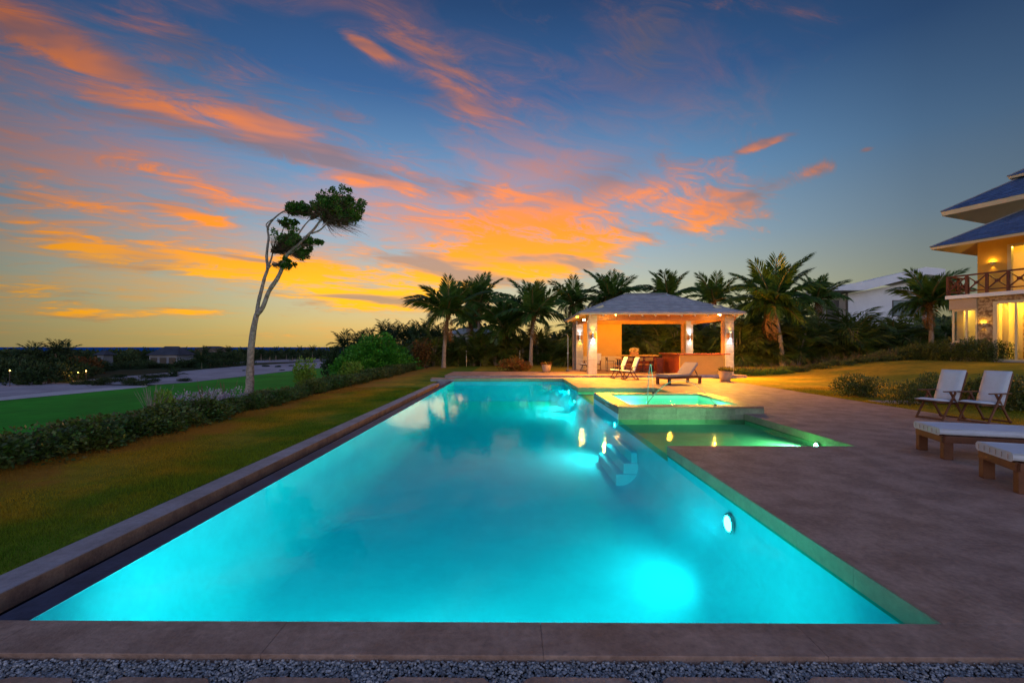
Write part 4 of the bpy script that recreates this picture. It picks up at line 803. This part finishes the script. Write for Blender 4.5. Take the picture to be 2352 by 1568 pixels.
# second, lower row behind it
for i in range(16):
    x=-8.3+rr.uniform(-.25,.25); y=4.2+i*1.55; s=rr.uniform(.8,1.1); bush('hedge_shrub','dark leafy shrub behind the low hedge on the slope','shrub',(x,y,H(x,y)-.05),hm[(i+2)%5],hs[i%3],(s*1.1,s*1.1,s*.5),rr.uniform(0,6.28),'shrubs behind the hedge on the slope')
bl=bush_mesh('foliage',41,1500,.85,.6,.45,.05,M['bloom'],12,.2,.8); lm=bush_mesh('foliage',42,1500,.6,.6,.9,.075,M['lime'],10,.2,.5); lt=bush_mesh('foliage',43,2200,.55,.55,1.9,.10,M['lime'],12,.25,.6)
dry=stems_mesh('stems',44,.4,.4,.8,40,M['bark'],.006)
def at_hedge(px,py,X):                  # a thing standing behind the hedge at a known offset X
    d=ray(px,py); t=X/d.x; return Vector((X,d.y*t,H(X,d.y*t)))
for px,X,s,lab in ((470,-8.6,1.15,'mound of pale lilac bloom behind the hedge'),(520,-9.0,1.2,'mound of pale lilac bloom beside the bare tree trunk'),(606,-10.2,.9,'small pale bloom patch behind the trunk of the bare tree'),(835/1.0374*0+700,-9.3,.6,'faint pale bloom by the lime green sapling')):
    p=at_hedge(px,900,X); bush('flowering_shrub',lab,'shrub',(p.x,p.y,p.z-.02),bl,hs[0],(s*.85,s*.85,s*1.25))
p=at_hedge(385,905,-8.9); bush('lime_shrub','yellow green shrub poking above the hedge near the lilac bloom','shrub',tuple(p),lm,hs[1],(.6,.6,.95))
p=at_hedge(352,905,-9.1); t=thing('dry_shrub','bare dry twiggy shrub beside the yellow green shrub','shrub',tuple(p),0,None,1.5); ob('stems',dry,t)
p=at_hedge(701,830,-9.4); bush('sapling','lime green sapling standing in the hedge line','sapling',tuple(p),lt,hs[2],(.8,.8,.85))
p=at_hedge(815,850,-8.6); bush('lime_shrub','feathery lime shrub in front of the big round bush','shrub',tuple(p),lm,hs[1],(1.2,1.2,1.25))
# the big dome bush
BC=Q(862,846,34); BC.z=H(BC.x,34)
def dome(name,seed,n,rx,ry,rz,leaf,m):
    rg=np.random.default_rng(seed); Ps=[];Ds=[]; L=70
    for i in range(L):
        d=rg.normal(size=3); d[2]=abs(d[2]); d/=np.linalg.norm(d); f=rg.uniform(.72,1.02); c=d*np.array((rx,ry,rz))*f*.86; s=rg.uniform(.16,.30)
        p,dd=blob_points(rg,n//L,c,(rx*s,ry*s,rz*s*1.2),.5); Ps.append(p); Ds.append(dd+d*.5)
    p=np.vstack(Ps); d=np.vstack(Ds)+rg.normal(0,.5,p.shape); ok=p[:,2]>0; V,F=leaves(p[ok],d[ok],leaf*rg.uniform(.6,1.3,ok.sum()),rg); return npmesh(name,V,F,m)
t=thing('sea_grape_bush','big round bright green bush at the end of the hedge','bush',tuple(BC)); ob('foliage',dome('foliage',3,26000,3.35,2.6,3.05,.17,M['bush']),t); ob('stems',stems_mesh('stems',5,2.6,2.2,2.7,26,M['twig'],.05),t)
p=Q(965,842,35); bush('croton_shrub','orange brown leaved shrub at the edge of the big round bush','shrub',(p.x,35,H(p.x,35)),bush_mesh('foliage',61,1600,.9,.8,2.5,.14,M['rust'],12,.3,.6),hs[0],(1,1,1))
p=P(1181,852,-.05); bush('croton_bush','round croton bush with gold and orange leaves by the platform','shrub',(p.x,p.y+.4,H(p.x,p.y+.4)),bush_mesh('foliage',62,2600,1.05,.8,.98,.10,M['croton'],14,.1,.6),hs[1],(1.0,1,1.05))
# shrubs on the right lawn
sm=[bush_mesh('foliage',70+i,3800,1.0,.6,.80,.06,M['hedge'],16,.1,.5) for i in range(3)]
for px,py,sx,sz,lab in ((2003,914,.9,.95,'clipped leafy shrub at the deck edge before the stepping stone'),(2112,934,.62,1.0,'leafy shrub directly behind the first folding chair'),(2180,930,.6,1.1,'leafy shrub behind the gap between the folding chairs'),(2262,930,.6,1.0,'leafy shrub behind the second folding chair'),(2330,940,.65,1.15,'leafy shrub past the last folding chair'),(2420,950,.8,1.1,'leafy shrub in line with the folding chairs, nearest the terrace')):
    p=P(px,py,.0); p=P(px,py,H(p.x,p.y)); bush('lawn_shrub',lab,'shrub',(p.x,p.y+.3,H(p.x,p.y+.3)-.02),sm[int(px)%3],hs[0],(sx,sx,sz))
p=P(2060,922,.0); struct('lawn_stone',MB().box(p.x-.55,p.x+.6,p.y-.3,p.y+.35,-.1,H(p.x,p.y)+.02).mesh('lawn_stone',M['kerb']))
rr=random.Random(31); vh=[bush_mesh('foliage',90+i,7500,.95,.7,.85,.06,M['hedge'],30,.05,.5,spread=.9) for i in range(2)]
for i in range(13):                                       # low hedge by the villa
    u=i/12; px=2005+u*243; Y=27.0-u*5.2; p=Q(px,800,Y); s=.75+.55*u; bush('villa_hedge_shrub','dense low shrub in the hedge leading to the villa','shrub',(p.x,Y,H(p.x,Y)-.03),vh[i%2],hs[1],(s*.85,s*1.0,s*rr.uniform(1.0,1.15)),rr.uniform(-.4,.4),'hedge shrubs beside the villa')
gc=bush_mesh('foliage',81,1100,.7,.35,.30,.05,M['hedge'],10,.1,.7); gl=bush_mesh('foliage',82,1100,.7,.35,.30,.055,M['lime'],10,.1,.7)
for i in range(22):
    u=i/21; px=1692+u*360; p=Q(px,852,25.2+.5*math.sin(i*2)); bush('ground_cover_plant','low ground cover plant along the garden path','plant',(p.x,p.y,H(p.x,p.y)-.02),(gl if u<.35 else gc),hs[2],(.9,.9,rr.uniform(.7,1.25)),rr.uniform(-.3,.3),'ground cover along the garden path')
g=MB(); xs=span(13.2,23.5,20); g.add([(x,25.9+dy,H(x,25.9+dy)+.012) for x in xs for dy in(0,.75)],[(2*i,2*i+2,2*i+3,2*i+1) for i in range(20)]); struct('garden_path',g.mesh('garden_path',M['sand']))
# palms ------------------------------------------------------------
def frond_mesh(name,L,n,curve,ll,lw,droop,seed,m,mr,twist=0.):
    rr=random.Random(seed); V=[];F=[];MI=[]; N=14; pts=[Vector((0,0,0))]; ang=[]
    for i in range(N):
        t=(i+.5)/N; th=-curve*t**1.4; pts.append(pts[-1]+Vector((math.cos(th),0,math.sin(th)))*L/N)
    def pos(t):
        f=t*N; i=min(N-1,int(f)); return pts[i].lerp(pts[i+1],f-i),(pts[i+1]-pts[i]).normalized()
    for i in range(N):                                   # rachis
        r0,r1=.032*(1-i/N)+.006,.032*(1-(i+1)/N)+.006; k=len(V)
        for p,r in((pts[i],r0),(pts[i+1],r1)): V+=[tuple(p+Vector((0,r,0))),tuple(p+Vector((0,-r,0))),tuple(p+Vector((0,0,-r*1.2)))]
        F+=[(k,k+3,k+4,k+1),(k+1,k+4,k+5,k+2),(k+2,k+5,k+3,k)]; MI+=[1,1,1]
    for i in range(n):
        t=.13+.87*(i+.5)/n
        for s in(-1,1):
            if rr.random()<.05: continue
            p,d=pos(t); u=Vector((-d.z,0,d.x)); ph=R(78-48*t+rr.uniform(-7,7)); l=ll*(math.sin(math.pi*(.12+.80*t))**.8)*rr.uniform(.82,1.1)+.08
            o=(d*math.cos(ph)+Vector((0,s,0))*math.sin(ph)+u*rr.uniform(.02,.28)).normalized(); q=p+o*l*.55; tip=p+o*l+Vector((0,0,-droop*l*rr.uniform(.7,1.3))); w_=d*lw*(.6+.6*math.sin(math.pi*t))
            k=len(V); V+=[tuple(p-w_*.5),tuple(q-w_*.5),tuple(tip),tuple(q+w_*.5)]; F.append((k,k+1,k+2,k+3)); MI.append(0)
    return npmesh(name,V,F,[m,mr],MI)
DEAD=frond_mesh('dead_frond',1.,30,1.2,.2,.03,.7,77,M['husk'],M['husk'])
FR=[frond_mesh('frond',1.,50,c,.27,.05,dr,i,M['palm'],M['rach']) for i,(c,dr) in enumerate(((.5,.25),(.9,.4),(1.35,.55),(1.8,.65),(.3,.18)))]
for me in FR:                                            # rachis thinner on the unit frond
    pass
def trunk_mesh(pts,r0,r1,seed):
    rr=random.Random(seed); mb=MB(); n=26; P_=[Vector(p) for p in pts]; out=[];rad=[]
    for i in range(n+1):
        f=i/n*(len(P_)-1); k=min(len(P_)-2,int(f)); u=f-k
        a=P_[max(0,k-1)]; b=P_[k]; c=P_[k+1]; d=P_[min(len(P_)-1,k+2)]
        p=.5*((2*b)+(c-a)*u+(2*a-5*b+4*c-d)*u*u+(3*b-a-3*c+d)*u**3); out.append(p); t=i/n
        rad.append((r0+(r1-r0)*t+.55*r0*math.exp(-t*14))*(1.06 if i%2 else .96))
    mb.tube(out,rad,10); return mb.mesh('trunk',M['palmbark'])
husk=MB(); hr=random.Random(4)
for i in range(26):
    a=hr.uniform(0,6.28); e=hr.uniform(-.9,1.2); d=Vector((math.cos(a)*math.cos(e),math.sin(a)*math.cos(e),math.sin(e))); p=Vector((math.cos(a)*.1,math.sin(a)*.1,hr.uniform(-.35,.1))); husk.bar(p,p+d*hr.uniform(.2,.5),.06,.02)
husk.lathe([(.14,-.5),(.22,-.2),(.2,.08),(.08,.3)],10); husk_me=husk.mesh('husk',M['husk'])
def palm(name,label,px,py,Y,base,flen,nf,seed,group='coconut palms around the garden',lean=0.,up=.5,z0=None,hs_=1.):
    flen*=.80; nf=int(nf*.86); c=Q(px,py,Y); bx=base if base is not None else px+lean; b=Q(bx,py,Y); zb=H(b.x,Y) if z0 is None else z0; rr=random.Random(seed)
    t=thing(name,label,'palm tree',(b.x,Y,zb),0,group); top=Vector((c.x-b.x,rr.uniform(-.3,.3),c.z-zb))
    ob('trunk',trunk_mesh([(0,0,-.15),(top.x*.12,top.y*.1,top.z*.3),(top.x*.5,top.y*.5,top.z*.68),tuple(top)],.17*hs_,.11*hs_,seed),t)
    ob('crown_husk',husk_me,t,tuple(top),(0,0,rr.uniform(0,6)),(hs_,)*3)
    for i in range(nf):
        u=(i+.5)/nf; az=i*2.39996+rr.uniform(-.3,.3); el=R(84-u*108*(1-up*.3)+rr.uniform(-8,8)); k=4 if u<.2 else 0 if u<.45 else 1 if u<.7 else 2 if u<.9 else 3
        s=flen*(.78+.34*math.sin(math.pi*min(1,u*1.1)))*rr.uniform(.88,1.1)
        m_=Matrix.Rotation(az,4,'Z')@Matrix.Rotation(-el,4,'Y')@Matrix.Rotation(rr.uniform(-.5,.5),4,'X')
        ob('frond',FR[k],t,tuple(top+Vector((0,0,.05))),tuple(m_.to_euler()),(s,s,s))
    for i in range(2):
        az=rr.uniform(0,6.28); s=flen*.7; m_=Matrix.Rotation(az,4,'Z')@Matrix.Rotation(R(rr.uniform(48,70)),4,'Y'); ob('dead_frond',DEAD,t,tuple(top+Vector((0,0,-.1))),tuple(m_.to_euler()),(s,s,s))
    return t
palm('coconut_palm','tall slim coconut palm standing alone at the lawn corner',1030,722,37.5,1019,3.9,23,1,up=.9)
palm('coconut_palm','coconut palm with bare pale trunk just behind the lone lawn palm',1101,697,45,1099,3.9,21,2)
palm('coconut_palm','smaller coconut palm tucked behind the lawn palm, crown against its trunk',1080,738,50,1092,3.2,17,3)
palm('coconut_palm','coconut palm with low drooping fronds between the two lawn palms',1157,752,42,1152,4.0,20,4,up=.2)
palm('coconut_palm','coconut palm rising behind the croton bush',1226,726,39,1219,4.1,22,5,up=.6)
palm('coconut_palm','coconut palm behind the front corner eave of the pavilion',1316,702,45,1318,3.6,19,6)
palm('coconut_palm','bushy coconut palm above the pavilion floodlight by the ridge end',1401,690,45,1398,4.0,22,7,up=.6)
palm('coconut_palm','upright coconut palm above the ridge of the pavilion',1533,690,46,1535,3.9,20,8,up=.9)
palm('coconut_palm','upright coconut palm above the bar side of the pavilion roof',1640,694,43,1642,3.5,18,9,up=.9)
palm('coconut_palm','largest coconut palm with curved trunk right of the pavilion lawn'.replace('right of the pavilion lawn','in front of the palm hedge'),1777,703,33.2,1797,4.3,27,10,up=.7)
palm('coconut_palm','coconut palm beside the white neighbour house porch',1876,690,43,1880,3.5,19,11)
palm('coconut_palm','half hidden coconut palm behind the largest palm',1742,724,45,1744,3.4,17,12)
palm('coconut_palm','coconut palm with orange husk in front of the white house window',2130,699,31,2140,3.0,24,13,up=.4,hs_=.9)
palm('coconut_palm','short coconut palm crowding the back of the big palm trunk',1830,735,46,1832,3.2,16,14)
# areca palm hedge -----------------------------------------------------
AF=[frond_mesh('areca_frond',1.,20,c,.34,.05,.45,30+i,M['areca'],M['rach']) for i,c in enumerate((.9,1.5,2.1))]
def clump_mesh(seed,n,hh):
    rr=random.Random(seed); Vs=[];Fs=[];Ms=[]; o=0
    for i in range(n):
        me=AF[rr.randrange(3)]; V=np.empty(len(me.vertices)*3,np.float32); me.vertices.foreach_get('co',V); V=V.reshape(-1,3); F=np.array([p.vertices[:] for p in me.polygons]); mi=np.array([p.material_index for p in me.polygons])
        az=rr.uniform(0,6.28); el=R(rr.uniform(15,85)); s=hh*rr.uniform(.45,.75); h=hh*rr.random()**1.1*.55
        m_=np.array(Matrix.Rotation(az,3,'Z')@Matrix.Rotation(-el,3,'Y')@Matrix.Rotation(rr.uniform(-.6,.6),3,'X')); q=rr.uniform(0,.45)*hh*.3; V=V@m_.T*s+np.array((math.cos(az+1)*q,math.sin(az+1)*q,h))
        Vs.append(V);Fs.append(F+o);Ms.append(mi);o+=len(V)
    return npmesh('foliage',np.vstack(Vs),np.vstack(Fs),[M['areca'],M['rach']],np.concatenate(Ms))
AC=[clump_mesh(50+i,34,4.0) for i in range(4)]
def canes(seed):
    rr=random.Random(seed); mb=MB()
    for i in range(9):
        a=rr.uniform(0,6.28); mb.tube([(math.cos(a)*.3,math.sin(a)*.3,-.05),(math.cos(a)*.5,math.sin(a)*.5,1.6),(math.cos(a)*.75,math.sin(a)*.75,2.7)],[.04,.035,.025],5)
    return mb.mesh('canes',M['palmbark'])
AN=[canes(i) for i in range(2)]
rr=random.Random(77)
def areca(px,Y,s,label,group):
    p=Q(px,800,Y); t=thing('areca_palm',label,'palm shrub',(p.x,Y,H(p.x,Y)-.03),rr.uniform(0,6.28),group,(s*1.05,s*1.05,s*rr.uniform(.92,1.1))); ob('foliage',AC[rr.randrange(4)],t); ob('canes',AN[rr.randrange(2)],t)
for i in range(20):
    areca(1690+i*26.5+rr.uniform(-6,6),35+rr.uniform(-.7,.9),.80+.1*rr.random(),'bushy areca palm clump in the tall hedge between pavilion and villa','areca hedge between pavilion and villa')
for i in range(12):
    areca(1700+i*44+rr.uniform(-8,8),38+rr.uniform(-.6,.8),.93+.12*rr.random(),'bushy areca palm clump in the back row of the hedge between pavilion and villa','back row of the areca hedge')
for i in range(13):
    areca(1310+i*30+rr.uniform(-7,7),38+rr.uniform(-.8,1.0),.85+.15*rr.random(),'areca palm clump growing behind the pavilion','areca palms behind the pavilion')
for i in range(13):
    areca(975+i*27+rr.uniform(-7,7),41.5+rr.uniform(-.8,1.2),.60+.2*rr.random(),'areca palm clump at the back of the lawn behind the fence posts','areca palms behind the fence posts')
for i in range(8):
    areca(940+i*34+rr.uniform(-8,8),46+rr.uniform(-1,1),.72+.15*rr.random(),'tall areca palm clump in the grove behind the lawn','tall areca grove behind the lawn')
for i in range(9):
    areca(1360+i*58+rr.uniform(-9,9),45+rr.uniform(-1,1),1.0+.2*rr.random(),'tall areca palm clump in the grove behind the pavilion roof','tall grove behind the pavilion roof')
for px,t0,t1 in ((848,824,836),(947,814.5,843.5),(1074,806.5,837),(1192,806,830)):
    p=P(px,t1+2,-.1); p=Vector((p.x,min(40,p.y),0)); z=H(p.x,p.y); h=Q(px,t0,p.y).z-z; t=thing('fence_post','thin grey metal fence post at the back of the lawn','post',(p.x,p.y,z),0,'fence posts at the back of the lawn'); part('post_tube',MB().tube([(0,0,-.1),(0,0,h)],.035,8),M['steel'],t); part('post_cap',MB().lathe([(.042,h),(.03,h+.03)],8),M['steel'],t)
# wind bent tree ---------------------------------------------------------
TY=20.8; tb0=P(572,893,-.75)
def tp(x,y,dy=0.):                      # tree sketch pixels -> point in the tree's plane
    return Q((540+x*.338)/1.0374,(430+y*.338)/1.0374,TD+dy)
TD=tb0.y; tbase=tp(165,1480); zt=H(tbase.x,tbase.y); wt=thing('windswept_tree','tall bare trunked tree with crown bent by wind beyond the hedge','tree',(tbase.x,tbase.y,zt))
bo=Vector((tbase.x,tbase.y,zt)); wood=MB(); pxm=TD/1045/1.0374*.338
def limb(pts,w0,w1,dy0=0.,dy1=0.,n=9):
    k=len(pts); P_=[tp(x,y,dy0+(dy1-dy0)*i/(k-1))-bo for i,(x,y) in enumerate(pts)]; rr=random.Random(int(pts[0][0]+pts[-1][1])); out=[];rad=[]; N=(k-1)*3
    for i in range(N+1):
        f=i/3; q=min(k-2,int(f)); u=f-q; a=P_[max(0,q-1)]; b=P_[q]; c=P_[q+1]; d=P_[min(k-1,q+2)]
        out.append(.5*((2*b)+(c-a)*u+(2*a-5*b+4*c-d)*u*u+(3*b-a-3*c+d)*u**3)); rad.append((w0+(w1-w0)*i/N)*pxm/2*rr.uniform(.92,1.1))
    return MB().tube(out,rad,n)
o=limb([(160,1500),(165,1430),(166,1350),(172,1200),(190,1050),(213,940)],60,34); part('trunk',o,M['bark'],wt,smooth_=True)
for pts,w0,w1,d0,d1 in (([(213,950),(258,890),(300,780),(360,690),(400,600),(430,520),(500,460),(560,400),(620,340),(665,280),(740,230)],34,12,0,-.5),([(213,950),(225,860),(250,760),(270,680),(290,620),(283,540),(290,460),(297,400),(290,340),(312,295),(350,255),(400,220),(470,200)],27,8,0,.7),
    ([(462,485),(490,410),(540,330),(590,275),(640,250)],14,6,-.25,.3),([(600,372),(650,355),(690,320),(715,280)],14,6,-.4,-.9),([(290,622),(318,545),(332,505),(400,470)],16,6,.1,.6),([(372,430),(400,340),(430,270),(447,232)],9,4,.5,.2),([(291,342),(280,310),(320,275),(350,262)],9,5,.3,.6),([(430,530),(480,500),(540,460),(620,440)],13,4,-.1,-.6),([(293,628),(320,595),(370,585)],9,4,0,-.3)):
    part('limb',limb(pts,w0,w1,d0,d1,7),M['bark'],wt,smooth_=True)
wind=np.array((.82,0,.28))
def crown_part(c,rx,ry,n,ntw,root,seed,dy=0.,depth=1.0):
    rg=np.random.default_rng(seed); c0=np.array(tp(*c,dy)-bo); r0=np.array(tp(*root,dy)-bo); ax_=np.array((rx*pxm*.94,min(rx,ry*1.6)*pxm*depth*1.12,ry*pxm*1.2)); L=max(10,n//60); Ps=[];Ds=[]
    for i in range(L):
        d=rg.normal(size=3); d/=np.linalg.norm(d); d[2]=d[2]*.75+.28; d[0]+=.04; f=rg.uniform(.25,1.05); p,dd=blob_points(rg,n//L,c0+d*ax_*f,ax_*rg.uniform(.06,.19)+.05,.2); Ps.append(p);Ds.append(dd*.6+wind)
    p=np.vstack(Ps); d=np.vstack(Ds)+rg.normal(0,.45,p.shape); V,F=leaves(p,d,.125*rg.uniform(.6,1.3,len(p)),rg)
    cr=ob('crown',npmesh('crown',V,F,M['tree']),wt); tw=MB(); rr=random.Random(seed)
    for i in range(ntw):
        e=c0+np.clip(rg.normal(0,.5,3),-.95,.95)*ax_*np.array((1,1,.8))-np.array((0,0,.12))*ax_; m_=(r0+e)/2+np.array((0,0,rg.uniform(-.15,.1)))*ax_; tw.tube([tuple(r0+rg.normal(0,.06,3)),tuple(m_),tuple(e),tuple(e+wind*.25+np.array((0,0,-.2)))],[.016,.010,.005,.002],4,0,False)
    part('twigs',tw,M['twig'],cr)
crown_part((800,225),158,118,7000,620,(690,270),1,-.6); crown_part((690,190),90,70,3400,120,(600,265),11,-.2); crown_part((510,212),110,46,3600,120,(440,225),2,.4); crown_part((432,308),58,34,800,30,(370,285),3,.3)
crown_part((450,440),128,84,4300,320,(330,500),4,.2); crown_part((520,520),70,60,1100,60,(440,500),14,.0); crown_part((612,445),52,24,500,24,(540,460),5,-.5); crown_part((405,602),62,40,900,50,(330,590),6,-.1)
# ------------------------------------------------------------------ golf course planting
FT=[]
for i in range(5): FT.append(bush_mesh('crown',100+i,1500,1.0,1.0,1.0,.13,M['far'],16,.25,.5,spread=.8))
FRU=bush_mesh('crown',110,1500,1.0,1.0,1.0,.13,M['rust'],16,.25,.5)
TRK=MB().tube([(0,0,-.05),(.02,0,.3),(0,.02,.6)],[.06,.045,.03],6).mesh('trunk',M['twig'])
def far_tree(label,px,py,Y,w,top,group,me=None,seed=0):
    rr=random.Random(seed); p=Q(px,py,Y); z=FZ if p.x<-12 else H(p.x,Y); h=max(.5,Q(px,top,Y).z-z); ww=w*Y/1045/2
    t=thing('broadleaf_tree',label,'tree',(p.x,Y,z-.05),rr.uniform(0,6.28),group,(ww,ww*.8,h)); ob('crown',me or FT[seed%5],t); ob('trunk',TRK,t)
FPF=[frond_mesh('frond',1.,13,c,.34,.07,.35,60+i,M['far'],M['far']) for i,c in enumerate((.5,1.1,1.9))]
def palm_crown(seed,n=15):
    rr=random.Random(seed); Vs=[];Fs=[];o=0
    for i in range(n):
        me=FPF[i*3//n]; V=np.empty(len(me.vertices)*3,np.float32); me.vertices.foreach_get('co',V); V=V.reshape(-1,3); F=np.array([p.vertices[:] for p in me.polygons]); u=i/n
        m_=np.array(Matrix.Rotation(i*2.4,3,'Z')@Matrix.Rotation(-R(80-u*100+rr.uniform(-8,8)),3,'Y')); Vs.append(V@m_.T); Fs.append(F+o); o+=len(V)
    return npmesh('crown',np.vstack(Vs),np.vstack(Fs),[M['far']])
FPC=[palm_crown(i) for i in range(3)]; FPT=MB().tube([(0,0,0),(.02,0,.5),(0,0,1)],[.5,.4,.32],6).mesh('trunk',M['palmbark'])
def far_palm(label,px,top,Y,fl,group,seed):
    rr=random.Random(seed); p=Q(px,top,Y); z=FZ if p.x<-12 else H(p.x,Y); ch=p.z-fl*.75-z
    t=thing('distant_palm',label,'palm tree',(p.x,Y,z-.05),rr.uniform(0,6.28),group); ob('trunk',FPT,t,scale=(.28,.28,ch)); ob('crown',FPC[seed%3],t,(0,0,ch),(0,0,0),(fl,fl,fl))
rr=random.Random(12); G1='dark trees beside the sand on the golf course'
for i,(px,Y,w,top) in enumerate(((-60,50,110,828),(0,52,90,822),(55,52,100,826),(112,50,120,836),(150,54,90,826),(20,60,110,814),(90,62,110,812),(160,66,90,816),(205,60,60,840),(-30,64,120,812),(130,72,90,812),(215,74,60,822),(182,80,80,812))):
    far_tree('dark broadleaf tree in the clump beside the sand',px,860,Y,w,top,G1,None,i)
far_tree('rust coloured spreading tree glowing over orange lamps',182,850,67,92,818,None,FRU,3)
G2='trees in front of the distant white houses'
for i in range(26):
    px=215+i*14+rr.uniform(-6,6); Y=rr.uniform(88,120) if i%2 else rr.uniform(122,150); far_tree('dark broadleaf tree in the belt around the distant houses',px,838,Y,rr.uniform(34,62),(rr.uniform(818,828) if Y<100 else rr.uniform(806,814)) if not(345<px<425 and Y<104) else 832,G2,None,i)
for i in range(16):
    px=545+i*15+rr.uniform(-5,5); Y=rr.uniform(150,185); far_tree('dark broadleaf tree in the belt beyond the sand',px,826,Y,rr.uniform(30,50),rr.uniform(806,812),'far belt trees beyond the sand',None,i)
for i,(px,Y,w,top) in enumerate(((352,88,40,830),(372,90,40,834),(402,88,44,833),(430,90,44,828),(455,92,44,820),(248,78,34,832),(228,76,40,826),(475,100,40,814),(500,110,40,810),(522,120,40,810),(300,84,60,826),(326,90,50,824))):
    far_tree('dark broadleaf tree screening the distant white houses',px,850,Y,w,top,'trees screening the distant houses',None,i)
G3='distant palms across the golf course'
for i,(px,top,Y) in enumerate(((75,792,62),(128,784,64),(148,788,68),(30,804,66),(100,806,72),(172,808,74),(225,806,92),(268,803,104),(300,806,110),(338,802,112),(205,806,86),(472,797,118),(525,797,150),(560,799,135),(600,800,140),(634,799,140),(658,799,150),(688,797,140),(718,795,142),(742,800,150),(765,800,150),(790,800,140),(505,801,140),(580,801,150),(620,803,130),(672,803,132),(704,804,128),(735,804,132),(448,803,120),(416,803,118),(382,805,122))):
    far_palm('distant dark palm in the tree belt across the golf course',px,top,Y,rr.uniform(1.9,2.5),G3,i)
far_palm('lone small palm standing on the sand waste',464,810,84,2.2,None,5); far_palm('short palm on the scrubby dune beside the cart path',398,846,62,1.7,None,6)
G4='palms behind the big round bush'
for i,(px,top,Y) in enumerate(((790,765,62),(822,762,70),(850,760,66),(884,742,60),(905,748,66),(924,746,58),(942,752,62),(960,744,58),(985,742,56),(1008,750,54))):
    far_palm('small dark palm peeking over the big round bush',px,top,Y,2.3,G4,i)
for i in range(9):
    px=770+i*30; far_tree('dense dark tree behind the big round bush',px,830,58+rr.uniform(-3,6),70,800-i*4.5,'trees behind the big round bush',None,i)
for i,(px,py,w) in enumerate(((205,880,34),(255,878,40),(300,877,44),(335,870,34),(365,868,36),(425,876,34),(30,874,26),(54,884,22),(240,884,60),(180,884,40),(310,884,50),(345,880,40),(275,868,36),(640,843,14),(668,841,12),(700,836,10),(648,851,10),(740,838,14),(560,852,10),(610,842,16))):
    p=P(px,py,FZ); Y=p.y; ww=w*Y/1045/2; t=thing('dune_shrub','low dark scrub clump growing on the sand','shrub',(p.x,Y,FZ),i,'scrub clumps on the sand',(ww,ww*.7,ww*.55)); ob('crown',FT[i%5],t); ob('stems',TRK,t,scale=(.5,.5,.5))
# far wood as one mass
rg=np.random.default_rng(9); n=9000; Yw=rg.uniform(185,255,n); px=rg.uniform(-900,1000,n); X=(px-CX)/F0*Yw; top=2.0+.5*np.sin(px*.11)+.35*np.sin(px*.047+1)+3.5*np.clip((px-700)/120,0,1); z=FZ+rg.random(n)**.7*top
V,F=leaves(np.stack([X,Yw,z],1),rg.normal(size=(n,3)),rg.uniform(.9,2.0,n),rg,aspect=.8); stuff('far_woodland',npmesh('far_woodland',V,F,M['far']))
# woodland closing the view behind the garden
n=16000; Yw=rg.uniform(52,60,n); px=rg.uniform(930,2500,n); X=(px-CX)/F0*Yw; top=3.4+.8*np.sin(px*.03)+.6*np.sin(px*.013+1)+1.4*np.clip((px-1250)/200,0,1); z=-.2+rg.random(n)**.8*top
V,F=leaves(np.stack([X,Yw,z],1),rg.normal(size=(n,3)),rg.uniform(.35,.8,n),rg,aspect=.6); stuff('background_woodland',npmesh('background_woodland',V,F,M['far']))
# grass blades on the near lawn
rg=np.random.default_rng(21); n=210000
y=2.0+17*rg.random(n)**1.75; x=np.where(rg.random(n)<1,-3.84-rg.random(n)*3.2,0); z=np.full(n,-.152)
n2=50000; x2=DX+.02+rg.random(n2)**1.4*4.5; y2=8.6+9*rg.random(n2); z2=np.array([H(a,b) for a,b in zip(x2,y2)])-.002
x=np.r_[x,x2]; y=np.r_[y,y2]; z=np.r_[z,z2]; n+=n2
hgt=rg.uniform(.02,.055,n)*(.75+.5*np.sin(x*2.1+y*.7)*np.sin(y*1.3)); a=rg.uniform(0,6.283,n); w=.0022+.0006*y*.5
dx,dy=np.cos(a)*w,np.sin(a)*w; lx,ly=rg.normal(0,.35,n)*hgt,rg.normal(0,.35,n)*hgt
V=np.stack([np.stack([x-dx,y-dy,z],1),np.stack([x+dx,y+dy,z],1),np.stack([x+lx,y+ly,z+hgt],1)],1).reshape(-1,3)
stuff('grass',npmesh('grass',V,np.arange(3*n).reshape(n,3),M['blade']))
fb=vs_; rg=np.random.default_rng(5); p,d=blob_points(rg,420,(0,0,.30),(.26,.17,.13),.5); V,F=leaves(p,d+rg.normal(0,.4,d.shape),.06*rg.uniform(.7,1.3,len(p)),rg,aspect=.9); ob('blossoms',npmesh('blossoms',V,F,M['flower']),fb)
